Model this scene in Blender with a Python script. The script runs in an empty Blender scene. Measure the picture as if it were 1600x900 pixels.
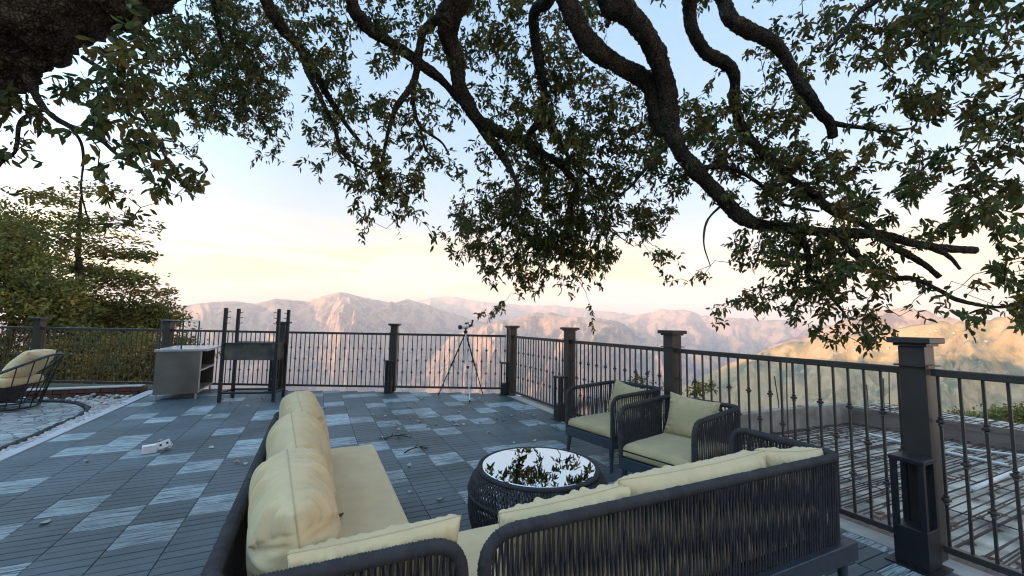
import bpy, math, random
import numpy as np
from mathutils import Matrix, Vector, noise as mnoise

SC = bpy.context.scene
COL = SC.collection
random.seed(7)
RNG = np.random.default_rng(11)
rad = math.radians

# ------------------------------------------------------------------ camera
CAM_H = 1.33
F_PX, CX, CY = 636.2, 800.0, 450.0            # focal length and centre, in pixels of a 1600 x 900 frame
_v1 = np.array([(495 - CX) / F_PX, (500 - CY) / F_PX, 1.0])      # where the deck seams meet
_v2 = np.array([(2140 - CX) / F_PX, (529 - CY) / F_PX, 1.0])     # where the board grooves meet
_Y = _v1 / np.linalg.norm(_v1)
_X = _v2 / np.linalg.norm(_v2)
_Z = np.cross(_X, _Y); _Z /= np.linalg.norm(_Z)
_Y = np.cross(_Z, _X)
ROT = np.stack([_X, _Y, _Z])
EYE = np.array([0.0, 0.0, CAM_H])

def ray(px, py):
    return ROT @ np.array([(px - CX) / F_PX, (py - CY) / F_PX, 1.0])
def at(px, py, depth):
    return EYE + depth * ray(px, py)
def on_ground(px, py, z=0.0):
    d = ray(px, py)
    return EYE + (z - CAM_H) / d[2] * d

cam_data = bpy.data.cameras.new('camera')
cam = bpy.data.objects.new('camera', cam_data)
COL.objects.link(cam)
cam_data.sensor_width = 36.0
cam_data.lens = F_PX / 1600 * 36.0
cam_data.clip_start = 0.05
cam_data.clip_end = 80000
_m = Matrix.Identity(4)
for i in range(3):
    _m[i][0] = ROT[i, 0]; _m[i][1] = -ROT[i, 1]; _m[i][2] = -ROT[i, 2]; _m[i][3] = EYE[i]
cam.matrix_world = _m
SC.camera = cam
VIEW_AZ = math.atan2(ROT[0, 2], ROT[1, 2])     # compass direction the camera looks along (0 = +Y, clockwise)

# ------------------------------------------------------------------ light, sky, exposure
SUN_AZ = VIEW_AZ - rad(117)                    # the low sun stands behind and left of the camera
SUN_EL = rad(7.0)
SUN_DIR = Vector((math.sin(SUN_AZ) * math.cos(SUN_EL), math.cos(SUN_AZ) * math.cos(SUN_EL), math.sin(SUN_EL)))
sun_data = bpy.data.lights.new('sun', 'SUN')
sun_data.energy = 5.0
sun_data.color = (1.0, 0.60, 0.32)
sun_data.angle = rad(0.5)
sun = bpy.data.objects.new('sun', sun_data)
COL.objects.link(sun)
sun.rotation_euler = SUN_DIR.to_track_quat('Z', 'Y').to_euler()

world = bpy.data.worlds.new('World')
SC.world = world
world.use_nodes = True
wn, wl = world.node_tree.nodes, world.node_tree.links
wn.clear()
w_out = wn.new('ShaderNodeOutputWorld')
w_bg = wn.new('ShaderNodeBackground')
w_sky = wn.new('ShaderNodeTexSky')
w_sky.sky_type = 'NISHITA'
w_sky.sun_disc = False
w_sky.sun_elevation = SUN_EL
w_sky.sun_rotation = SUN_AZ
w_sky.altitude = 1800
w_sky.air_density = 1.0
w_sky.dust_density = 1.5
w_sky.ozone_density = 1.0
w_bg.inputs['Strength'].default_value = 0.105
SC.view_settings.view_transform = 'Standard'
SC.view_settings.look = 'None'
SC.view_settings.gamma = 1.0
SC.view_settings.use_curve_mapping = False
SC.view_settings.exposure = 2.2
SC.cycles.pixel_filter_type = 'BLACKMAN_HARRIS'
SC.cycles.filter_width = 1.15

def wnode(kind, **kw):
    n = wn.new(kind)
    for k, v in kw.items():
        setattr(n, k, v)
    return n
# evening sky: the physical sky, tinted by a belt of peach along the horizon and thin cloud streaks low down
tc = wnode('ShaderNodeTexCoord')
sep = wnode('ShaderNodeSeparateXYZ')
wl.new(tc.outputs['Generated'], sep.inputs[0])
belt = wnode('ShaderNodeValToRGB')
SKY_STOPS = [(0.0, (1.65, 1.16, 0.78)), (0.06, (1.55, 1.12, 0.74)), (0.11, (1.25, 1.00, 0.70)), (0.165, (0.86, 0.90, 0.84)), (0.23, (0.60, 0.83, 0.98)),
             (0.34, (0.45, 0.77, 1.04)), (0.60, (0.34, 0.68, 1.02)), (1.0, (0.38, 0.60, 0.94))]
el = belt.color_ramp.elements
while len(el) < len(SKY_STOPS):
    el.new(0.5)
for e, (p, c) in zip(el, SKY_STOPS):
    e.position = p; e.color = (*c, 1)
wl.new(sep.outputs['Z'], belt.inputs[0])
gain = wnode('ShaderNodeMix', data_type='RGBA', blend_type='MULTIPLY')
gain.inputs[0].default_value = 1.0
SKY_GAIN = 2.12
SUN_SIDE_FILL = 3.2
gain.inputs[7].default_value = (SKY_GAIN, SKY_GAIN, SKY_GAIN, 1)
wl.new(belt.outputs[0], gain.inputs[6])
cmap = wnode('ShaderNodeMapping')
cmap.inputs['Scale'].default_value = (2.2, 2.2, 16.0)
wl.new(tc.outputs['Generated'], cmap.inputs[0])
cnoise = wnode('ShaderNodeTexNoise')
cnoise.inputs['Scale'].default_value = 1.6
cnoise.inputs['Detail'].default_value = 6
cnoise.inputs['Roughness'].default_value = 0.55
wl.new(cmap.outputs[0], cnoise.inputs['Vector'])
cramp = wnode('ShaderNodeValToRGB')
cramp.color_ramp.elements[0].position = 0.45; cramp.color_ramp.elements[0].color = (0, 0, 0, 1)
cramp.color_ramp.elements[1].position = 0.56; cramp.color_ramp.elements[1].color = (1, 1, 1, 1)
wl.new(cnoise.outputs['Fac'], cramp.inputs[0])
cband = wnode('ShaderNodeValToRGB')                       # clouds only in a low band
cb = cband.color_ramp.elements
cb[0].position = 0.03; cb[0].color = (0, 0, 0, 1)
cb[1].position = 0.08; cb[1].color = (1, 1, 1, 1)
e = cb.new(0.13); e.color = (0.8, 0.8, 0.8, 1)
e = cb.new(0.24); e.color = (0, 0, 0, 1)
wl.new(sep.outputs['Z'], cband.inputs[0])
cmul = wnode('ShaderNodeMath', operation='MULTIPLY')
wl.new(cramp.outputs[0], cmul.inputs[0]); wl.new(cband.outputs[0], cmul.inputs[1])
cloud = wnode('ShaderNodeMix', data_type='RGBA')
cloud.inputs[7].default_value = (1.45 * SKY_GAIN, 1.02 * SKY_GAIN, 0.12 * SKY_GAIN, 1)
wl.new(cmul.outputs[0], cloud.inputs[0])
wl.new(gain.outputs[2], cloud.inputs[6])
mixs = wnode('ShaderNodeMix', data_type='RGBA')
mixs.inputs[0].default_value = 0.85
wl.new(w_sky.outputs[0], mixs.inputs[6])
wl.new(cloud.outputs[2], mixs.inputs[7])
# sky round the sun, behind the camera, boosted as added fill for the terrace
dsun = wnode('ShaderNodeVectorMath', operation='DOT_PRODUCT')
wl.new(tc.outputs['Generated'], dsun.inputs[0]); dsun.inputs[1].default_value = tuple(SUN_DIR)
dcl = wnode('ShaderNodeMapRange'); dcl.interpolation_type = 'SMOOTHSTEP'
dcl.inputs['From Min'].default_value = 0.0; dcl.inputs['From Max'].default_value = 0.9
dcl.inputs['To Min'].default_value = 1.0; dcl.inputs['To Max'].default_value = SUN_SIDE_FILL
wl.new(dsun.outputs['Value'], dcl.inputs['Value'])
fill_boost = wnode('ShaderNodeVectorMath', operation='SCALE')
wl.new(mixs.outputs[2], fill_boost.inputs[0]); wl.new(dcl.outputs[0], fill_boost.inputs['Scale'])
wl.new(fill_boost.outputs[0], w_bg.inputs['Color'])
wl.new(w_bg.outputs[0], w_out.inputs['Surface'])

# ------------------------------------------------------------------ materials
def mat(name, color, rough=0.6, metallic=0.0, vary=0.0, scale=8.0, bump=0.0, bscale=60.0, spec=0.5, color2=None,
        stretch=(1, 1, 1), attr=None, coat=0.0, detail=5, sheen=0.0):
    """A Principled material whose colour drifts with noise between two tones, with an optional bump."""
    m = bpy.data.materials.new(name)
    m.use_nodes = True
    n, l = m.node_tree.nodes, m.node_tree.links
    b = n['Principled BSDF']
    b.inputs['Roughness'].default_value = rough
    b.inputs['Metallic'].default_value = metallic
    b.inputs['Specular IOR Level'].default_value = spec
    b.inputs['Coat Weight'].default_value = coat
    b.inputs['Sheen Weight'].default_value = sheen
    t = n.new('ShaderNodeTexCoord')
    mp = n.new('ShaderNodeMapping')
    mp.inputs['Scale'].default_value = stretch
    l.new(t.outputs['Object'], mp.inputs[0])
    nz = n.new('ShaderNodeTexNoise')
    nz.inputs['Scale'].default_value = scale
    nz.inputs['Detail'].default_value = detail
    l.new(mp.outputs[0], nz.inputs['Vector'])
    if color2 is None:
        color2 = tuple(c * (1 - vary) for c in color)
    mx = n.new('ShaderNodeMix'); mx.data_type = 'RGBA'
    mx.inputs[6].default_value = (*color, 1)
    mx.inputs[7].default_value = (*color2, 1)
    rp = n.new('ShaderNodeValToRGB')
    rp.color_ramp.elements[0].position = 0.35
    rp.color_ramp.elements[1].position = 0.65
    l.new(nz.outputs['Fac'], rp.inputs[0])
    l.new(rp.outputs[0], mx.inputs[0])
    last = mx.outputs[2]
    if attr:
        a = n.new('ShaderNodeAttribute'); a.attribute_name = attr
        mm = n.new('ShaderNodeMix'); mm.data_type = 'RGBA'; mm.blend_type = 'MULTIPLY'
        mm.inputs[0].default_value = 1.0
        l.new(last, mm.inputs[6]); l.new(a.outputs['Color'], mm.inputs[7])
        last = mm.outputs[2]
    l.new(last, b.inputs['Base Color'])
    if bump:
        nb = n.new('ShaderNodeTexNoise')
        nb.inputs['Scale'].default_value = bscale
        nb.inputs['Detail'].default_value = 4
        l.new(mp.outputs[0], nb.inputs['Vector'])
        bp = n.new('ShaderNodeBump')
        bp.inputs['Strength'].default_value = bump
        bp.inputs['Distance'].default_value = 0.01
        l.new(nb.outputs['Fac'], bp.inputs['Height'])
        l.new(bp.outputs[0], b.inputs['Normal'])
    return m

M = {}
M['fabric'] = mat('beige_fabric', (0.66, 0.51, 0.29), 0.9, vary=0.10, scale=9, bump=0.25, bscale=420, spec=0.2, sheen=0.15)
M['fabric_dark'] = mat('khaki_fabric', (0.47, 0.37, 0.20), 0.9, vary=0.10, scale=9, bump=0.25, bscale=420, spec=0.2, sheen=0.15)
M['piping'] = mat('black_piping', (0.012, 0.012, 0.015), 0.7)
M['seam'] = mat('beige_seam', (0.52, 0.40, 0.24), 0.9)
M['rope'] = mat('charcoal_rope', (0.046, 0.041, 0.043), 0.8, color2=(0.028, 0.025, 0.027), scale=14, bump=0.5, bscale=500)
M['frame'] = mat('slate_metal', (0.030, 0.040, 0.052), 0.45, vary=0.25, scale=20, spec=0.5)
M['rail'] = mat('brown_black_paint', (0.030, 0.024, 0.021), 0.42, color2=(0.046, 0.036, 0.030), scale=6, bump=0.1, bscale=160)
M['black'] = mat('black_paint', (0.010, 0.010, 0.012), 0.5, vary=0.4, scale=25)
M['soot'] = mat('sooty_steel', (0.020, 0.021, 0.026), 0.6, color2=(0.10, 0.085, 0.06), scale=5, bump=0.3, bscale=40)
M['steel'] = mat('brushed_steel', (0.21, 0.20, 0.185), 0.36, metallic=0.85, vary=0.3, scale=2.5, bump=0.02, bscale=60)
M['steel_light'] = mat('steel_edge', (0.45, 0.45, 0.45), 0.35, metallic=0.7, vary=0.1)
M['alu'] = mat('aluminium_tube', (0.55, 0.58, 0.60), 0.35, metallic=0.8, vary=0.1)
M['white_plastic'] = mat('white_plastic', (0.72, 0.74, 0.76), 0.45, vary=0.08, scale=20)
M['tube_white'] = mat('white_tube', (0.80, 0.80, 0.84), 0.3, vary=0.05)
M['white_pipe'] = mat('white_pipe', (0.60, 0.60, 0.60), 0.4, vary=0.15, scale=4)
M['concrete'] = mat('concrete', (0.17, 0.15, 0.125), 0.9, color2=(0.31, 0.29, 0.25), scale=3, bump=0.4, bscale=30)
M['shutter'] = mat('shuttering_ply', (0.64, 0.58, 0.46), 0.85, color2=(0.22, 0.20, 0.17), scale=3.2, bump=0.3, bscale=25)
M['wood'] = mat('weathered_board', (0.11, 0.075, 0.060), 0.85, color2=(0.17, 0.13, 0.11), scale=2.5, stretch=(1, 8, 8), bump=0.4, bscale=30)
M['rebar'] = mat('rusty_rebar', (0.035, 0.028, 0.028), 0.8, color2=(0.075, 0.04, 0.03), scale=6)
M['brick'] = mat('red_brick', (0.14, 0.060, 0.045), 0.9, color2=(0.085, 0.04, 0.034), scale=7, bump=0.4, bscale=40)
M['cement'] = mat('cement_cap', (0.42, 0.40, 0.37), 0.9, vary=0.2, scale=8)
M['pebble'] = mat('white_pebble', (0.50, 0.50, 0.48), 0.7, color2=(0.36, 0.35, 0.34), scale=3, attr='col')
M['border'] = mat('pale_border', (0.46, 0.48, 0.49), 0.8, vary=0.15, scale=6)
M['kerb_dark'] = mat('dark_kerb', (0.05, 0.055, 0.06), 0.85, vary=0.4, scale=10, bump=0.3)
M['twig'] = mat('twig_bark', (0.030, 0.024, 0.020), 0.95, spec=0.15)
M['dry_leaf'] = mat('dry_leaf', (0.36, 0.33, 0.27), 0.8, color2=(0.52, 0.50, 0.44), scale=6, attr='col')
M['brown_leaf'] = mat('brown_leaf', (0.17, 0.06, 0.025), 0.7, vary=0.4, scale=30)
M['soil'] = mat('dark_soil', (0.05, 0.045, 0.03), 0.95, color2=(0.05, 0.06, 0.025), scale=5, bump=0.6, bscale=20)
M['house_wall'] = mat('house_plaster', (0.50, 0.46, 0.38), 0.8, vary=0.1)
M['house_roof'] = mat('house_roof', (0.25, 0.16, 0.12), 0.8, vary=0.2)

def mirror_glass():
    m = bpy.data.materials.new('dark_table_glass'); m.use_nodes = True
    b = m.node_tree.nodes['Principled BSDF']
    b.inputs['Base Color'].default_value = (0.62, 0.67, 0.70, 1)
    b.inputs['Metallic'].default_value = 1.0
    b.inputs['Roughness'].default_value = 0.015
    return m
M['glass'] = mirror_glass()

def leaf_material(name, base, trans=0.25, rough=0.45):
    m = bpy.data.materials.new(name); m.use_nodes = True
    n, l = m.node_tree.nodes, m.node_tree.links
    b = n['Principled BSDF']
    a = n.new('ShaderNodeAttribute'); a.attribute_name = 'col'
    mm = n.new('ShaderNodeMix'); mm.data_type = 'RGBA'; mm.blend_type = 'MULTIPLY'
    mm.inputs[0].default_value = 1.0
    mm.inputs[6].default_value = (*base, 1)
    l.new(a.outputs['Color'], mm.inputs[7])
    l.new(mm.outputs[2], b.inputs['Base Color'])
    b.inputs['Roughness'].default_value = rough
    b.inputs['Specular IOR Level'].default_value = 0.22
    tr = n.new('ShaderNodeBsdfTranslucent')
    l.new(mm.outputs[2], tr.inputs['Color'])
    ms = n.new('ShaderNodeMixShader')
    ms.inputs[0].default_value = trans
    l.new(b.outputs[0], ms.inputs[1]); l.new(tr.outputs[0], ms.inputs[2])
    l.new(ms.outputs[0], n['Material Output'].inputs['Surface'])
    return m
M['oak_leaf'] = leaf_material('oak_leaf', (0.105, 0.105, 0.042), 0.38, 0.6)
M['needle'] = leaf_material('cedar_needles', (0.19, 0.17, 0.065), 0.28, 0.8)
M['bush_leaf'] = leaf_material('bush_leaf', (0.20, 0.18, 0.065), 0.32, 0.7)

def bark_material():
    """Rough bark: dark cracks between raised plates, patches of grey and brown"""
    m = bpy.data.materials.new('oak_bark'); m.use_nodes = True
    n, l = m.node_tree.nodes, m.node_tree.links
    b = n['Principled BSDF']
    t = n.new('ShaderNodeTexCoord')
    nz = n.new('ShaderNodeTexNoise'); nz.inputs['Scale'].default_value = 14; nz.inputs['Detail'].default_value = 6
    l.new(t.outputs['Object'], nz.inputs['Vector'])
    ad = n.new('ShaderNodeMix'); ad.data_type = 'RGBA'; ad.blend_type = 'ADD'; ad.inputs[0].default_value = 0.12
    l.new(t.outputs['Object'], ad.inputs[6]); l.new(nz.outputs['Color'], ad.inputs[7])
    v = n.new('ShaderNodeTexVoronoi'); v.feature = 'DISTANCE_TO_EDGE'; v.inputs['Scale'].default_value = 42
    l.new(ad.outputs[2], v.inputs['Vector'])
    r = n.new('ShaderNodeValToRGB')
    r.color_ramp.elements[0].position = 0.0; r.color_ramp.elements[0].color = (0.016, 0.013, 0.012, 1)
    r.color_ramp.elements[1].position = 0.22; r.color_ramp.elements[1].color = (0.105, 0.088, 0.072, 1)
    l.new(v.outputs['Distance'], r.inputs[0])
    n2 = n.new('ShaderNodeTexNoise'); n2.inputs['Scale'].default_value = 5; n2.inputs['Detail'].default_value = 5
    l.new(t.outputs['Object'], n2.inputs['Vector'])
    r2 = n.new('ShaderNodeValToRGB')
    r2.color_ramp.elements[0].position = 0.38; r2.color_ramp.elements[0].color = (0.55, 0.52, 0.50, 1)
    r2.color_ramp.elements[1].position = 0.62; r2.color_ramp.elements[1].color = (1.15, 1.12, 0.98, 1)
    l.new(n2.outputs['Fac'], r2.inputs[0])
    mm = n.new('ShaderNodeMix'); mm.data_type = 'RGBA'; mm.blend_type = 'MULTIPLY'; mm.inputs[0].default_value = 1
    l.new(r.outputs[0], mm.inputs[6]); l.new(r2.outputs[0], mm.inputs[7])
    l.new(mm.outputs[2], b.inputs['Base Color'])
    b.inputs['Roughness'].default_value = 0.95; b.inputs['Specular IOR Level'].default_value = 0.12
    bp = n.new('ShaderNodeBump'); bp.inputs['Strength'].default_value = 1.0; bp.inputs['Distance'].default_value = 0.03
    mn = n.new('ShaderNodeMath'); mn.operation = 'MINIMUM'; mn.inputs[1].default_value = 0.25
    l.new(v.outputs['Distance'], mn.inputs[0]); l.new(mn.outputs[0], bp.inputs['Height'])
    l.new(bp.outputs[0], b.inputs['Normal'])
    return m
M['bark'] = bark_material()

def deck_material():
    """Composite boards: slate-blue boards and paler boards with streaked grain along the board."""
    m = bpy.data.materials.new('composite_boards'); m.use_nodes = True
    n, l = m.node_tree.nodes, m.node_tree.links
    b = n['Principled BSDF']
    t = n.new('ShaderNodeTexCoord')
    a = n.new('ShaderNodeAttribute'); a.attribute_name = 'col'
    sp = n.new('ShaderNodeSeparateColor'); l.new(a.outputs['Color'], sp.inputs[0])
    off = n.new('ShaderNodeVectorMath'); off.operation = 'MULTIPLY_ADD'      # every board gets its own stretch of grain
    off.inputs[1].default_value = (2.2, 44.0, 1.0)
    l.new(t.outputs['Object'], off.inputs[0])
    cmb = n.new('ShaderNodeCombineXYZ')
    mu = n.new('ShaderNodeMath'); mu.operation = 'MULTIPLY'; mu.inputs[1].default_value = 60.0
    l.new(sp.outputs[1], mu.inputs[0]); l.new(mu.outputs[0], cmb.inputs[0]); l.new(mu.outputs[0], cmb.inputs[2])
    l.new(cmb.outputs[0], off.inputs[2])
    g1 = n.new('ShaderNodeTexNoise'); g1.inputs['Scale'].default_value = 2.6; g1.inputs['Detail'].default_value = 6
    g1.inputs['Distortion'].default_value = 0.8
    l.new(off.outputs[0], g1.inputs['Vector'])
    r1 = n.new('ShaderNodeValToRGB')
    cr = r1.color_ramp.elements
    cr[0].position = 0.43; cr[0].color = (0.075, 0.105, 0.130, 1)
    cr[1].position = 0.54; cr[1].color = (0.34, 0.41, 0.43, 1)
    l.new(g1.outputs['Fac'], r1.inputs[0])
    g2 = n.new('ShaderNodeTexNoise'); g2.inputs['Scale'].default_value = 5.0; g2.inputs['Detail'].default_value = 8
    l.new(off.outputs[0], g2.inputs['Vector'])
    r2 = n.new('ShaderNodeValToRGB')
    cr = r2.color_ramp.elements
    cr[0].position = 0.3; cr[0].color = (0.046, 0.071, 0.086, 1)
    cr[1].position = 0.7; cr[1].color = (0.074, 0.102, 0.117, 1)
    l.new(g2.outputs['Fac'], r2.inputs[0])
    dirt = n.new('ShaderNodeTexNoise'); dirt.inputs['Scale'].default_value = 1.3; dirt.inputs['Detail'].default_value = 6
    l.new(t.outputs['Object'], dirt.inputs['Vector'])
    dr = n.new('ShaderNodeValToRGB')
    dr.color_ramp.elements[0].position = 0.35; dr.color_ramp.elements[0].color = (0.58, 0.61, 0.58, 1)
    dr.color_ramp.elements[1].position = 0.65; dr.color_ramp.elements[1].color = (1.2, 1.2, 1.2, 1)
    l.new(dirt.outputs['Fac'], dr.inputs[0])
    mx = n.new('ShaderNodeMix'); mx.data_type = 'RGBA'
    l.new(sp.outputs[0], mx.inputs[0]); l.new(r2.outputs[0], mx.inputs[6]); l.new(r1.outputs[0], mx.inputs[7])
    m2 = n.new('ShaderNodeMix'); m2.data_type = 'RGBA'; m2.blend_type = 'MULTIPLY'; m2.inputs[0].default_value = 1
    l.new(mx.outputs[2], m2.inputs[6]); l.new(dr.outputs[0], m2.inputs[7])
    m3 = n.new('ShaderNodeVectorMath'); m3.operation = 'SCALE'
    sc = n.new('ShaderNodeMapRange'); sc.inputs['To Min'].default_value = 0.82; sc.inputs['To Max'].default_value = 1.2
    l.new(sp.outputs[2], sc.inputs['Value'])
    l.new(m2.outputs[2], m3.inputs[0]); l.new(sc.outputs[0], m3.inputs['Scale'])
    l.new(m3.outputs[0], b.inputs['Base Color'])
    b.inputs['Roughness'].default_value = 0.55
    bp = n.new('ShaderNodeBump'); bp.inputs['Strength'].default_value = 0.25; bp.inputs['Distance'].default_value = 0.004
    l.new(g2.outputs['Fac'], bp.inputs['Height']); l.new(bp.outputs[0], b.inputs['Normal'])
    return m
M['deck'] = deck_material()
M['deck_base'] = mat('deck_underlay', (0.008, 0.009, 0.011), 0.9)

def stone_material():
    """Flat riverstone paving: rounded cells with dark joints."""
    m = bpy.data.materials.new('stone_setts'); m.use_nodes = True
    n, l = m.node_tree.nodes, m.node_tree.links
    b = n['Principled BSDF']
    t = n.new('ShaderNodeTexCoord')
    nz = n.new('ShaderNodeTexNoise'); nz.inputs['Scale'].default_value = 3.0
    l.new(t.outputs['Object'], nz.inputs['Vector'])
    ad = n.new('ShaderNodeMix'); ad.data_type = 'RGBA'; ad.blend_type = 'ADD'; ad.inputs[0].default_value = 0.14
    l.new(t.outputs['Object'], ad.inputs[6]); l.new(nz.outputs['Color'], ad.inputs[7])
    v = n.new('ShaderNodeTexVoronoi'); v.feature = 'DISTANCE_TO_EDGE'; v.inputs['Scale'].default_value = 7.0
    l.new(ad.outputs[2], v.inputs['Vector'])
    v2 = n.new('ShaderNodeTexVoronoi'); v2.inputs['Scale'].default_value = 7.0
    l.new(ad.outputs[2], v2.inputs['Vector'])
    r = n.new('ShaderNodeValToRGB')
    r.color_ramp.elements[0].position = 0.015; r.color_ramp.elements[0].color = (0.04, 0.045, 0.05, 1)
    r.color_ramp.elements[1].position = 0.06; r.color_ramp.elements[1].color = (0.30, 0.32, 0.31, 1)
    l.new(v.outputs['Distance'], r.inputs[0])
    hs = n.new('ShaderNodeHueSaturation')
    sp = n.new('ShaderNodeSeparateColor'); l.new(v2.outputs['Color'], sp.inputs[0])
    mr = n.new('ShaderNodeMapRange'); mr.inputs['To Min'].default_value = 0.6; mr.inputs['To Max'].default_value = 1.25
    l.new(sp.outputs[0], mr.inputs['Value']); l.new(mr.outputs[0], hs.inputs['Value'])
    l.new(r.outputs[0], hs.inputs['Color']); l.new(hs.outputs[0], b.inputs['Base Color'])
    b.inputs['Roughness'].default_value = 0.75
    bp = n.new('ShaderNodeBump'); bp.inputs['Strength'].default_value = 0.8; bp.inputs['Distance'].default_value = 0.02
    r3 = n.new('ShaderNodeMath'); r3.operation = 'MINIMUM'; r3.inputs[1].default_value = 0.08
    l.new(v.outputs['Distance'], r3.inputs[0]); l.new(r3.outputs[0], bp.inputs['Height'])
    l.new(bp.outputs[0], b.inputs['Normal'])
    return m
M['setts'] = stone_material()

def terrain_material(name, dry, green, rock, scale, gamount):
    m = bpy.data.materials.new(name); m.use_nodes = True
    n, l = m.node_tree.nodes, m.node_tree.links
    b = n['Principled BSDF']
    t = n.new('ShaderNodeTexCoord')
    n1 = n.new('ShaderNodeTexNoise'); n1.inputs['Scale'].default_value = scale; n1.inputs['Detail'].default_value = 9
    n1.inputs['Roughness'].default_value = 0.65
    l.new(t.outputs['Object'], n1.inputs['Vector'])
    r1 = n.new('ShaderNodeValToRGB')
    r1.color_ramp.elements[0].position = gamount - 0.05; r1.color_ramp.elements[0].color = (*green, 1)
    r1.color_ramp.elements[1].position = gamount + 0.08; r1.color_ramp.elements[1].color = (*dry, 1)
    l.new(n1.outputs['Fac'], r1.inputs[0])
    n2 = n.new('ShaderNodeTexNoise'); n2.inputs['Scale'].default_value = scale * 4; n2.inputs['Detail'].default_value = 6
    l.new(t.outputs['Object'], n2.inputs['Vector'])
    r2 = n.new('ShaderNodeValToRGB')
    r2.color_ramp.elements[0].position = 0.56; r2.color_ramp.elements[0].color = (0, 0, 0, 1)
    r2.color_ramp.elements[1].position = 0.66; r2.color_ramp.elements[1].color = (1, 1, 1, 1)
    l.new(n2.outputs['Fac'], r2.inputs[0])
    mx = n.new('ShaderNodeMix'); mx.data_type = 'RGBA'; mx.inputs[7].default_value = (*rock, 1)
    l.new(r2.outputs[0], mx.inputs[0]); l.new(r1.outputs[0], mx.inputs[6])
    l.new(mx.outputs[2], b.inputs['Base Color'])
    b.inputs['Roughness'].default_value = 0.95
    b.inputs['Specular IOR Level'].default_value = 0.1
    nb = n.new('ShaderNodeTexNoise'); nb.inputs['Scale'].default_value = scale * 9; nb.inputs['Detail'].default_value = 7
    nb.inputs['Roughness'].default_value = 0.7
    l.new(t.outputs['Object'], nb.inputs['Vector'])
    bp = n.new('ShaderNodeBump'); bp.inputs['Strength'].default_value = 0.7; bp.inputs['Distance'].default_value = 0.045 / scale
    l.new(nb.outputs['Fac'], bp.inputs['Height']); l.new(bp.outputs[0], b.inputs['Normal'])
    return m
M['mountain'] = terrain_material('mountain_side', (0.52, 0.32, 0.19), (0.18, 0.13, 0.10), (0.56, 0.37, 0.24), 0.0040, 0.47)
M['hill'] = terrain_material('dry_hillside', (0.50, 0.33, 0.15), (0.20, 0.18, 0.09), (0.54, 0.40, 0.22), 0.008, 0.42)
M['slope'] = terrain_material('near_slope', (0.16, 0.14, 0.07), (0.06, 0.08, 0.03), (0.20, 0.17, 0.11), 0.05, 0.52)

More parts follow.
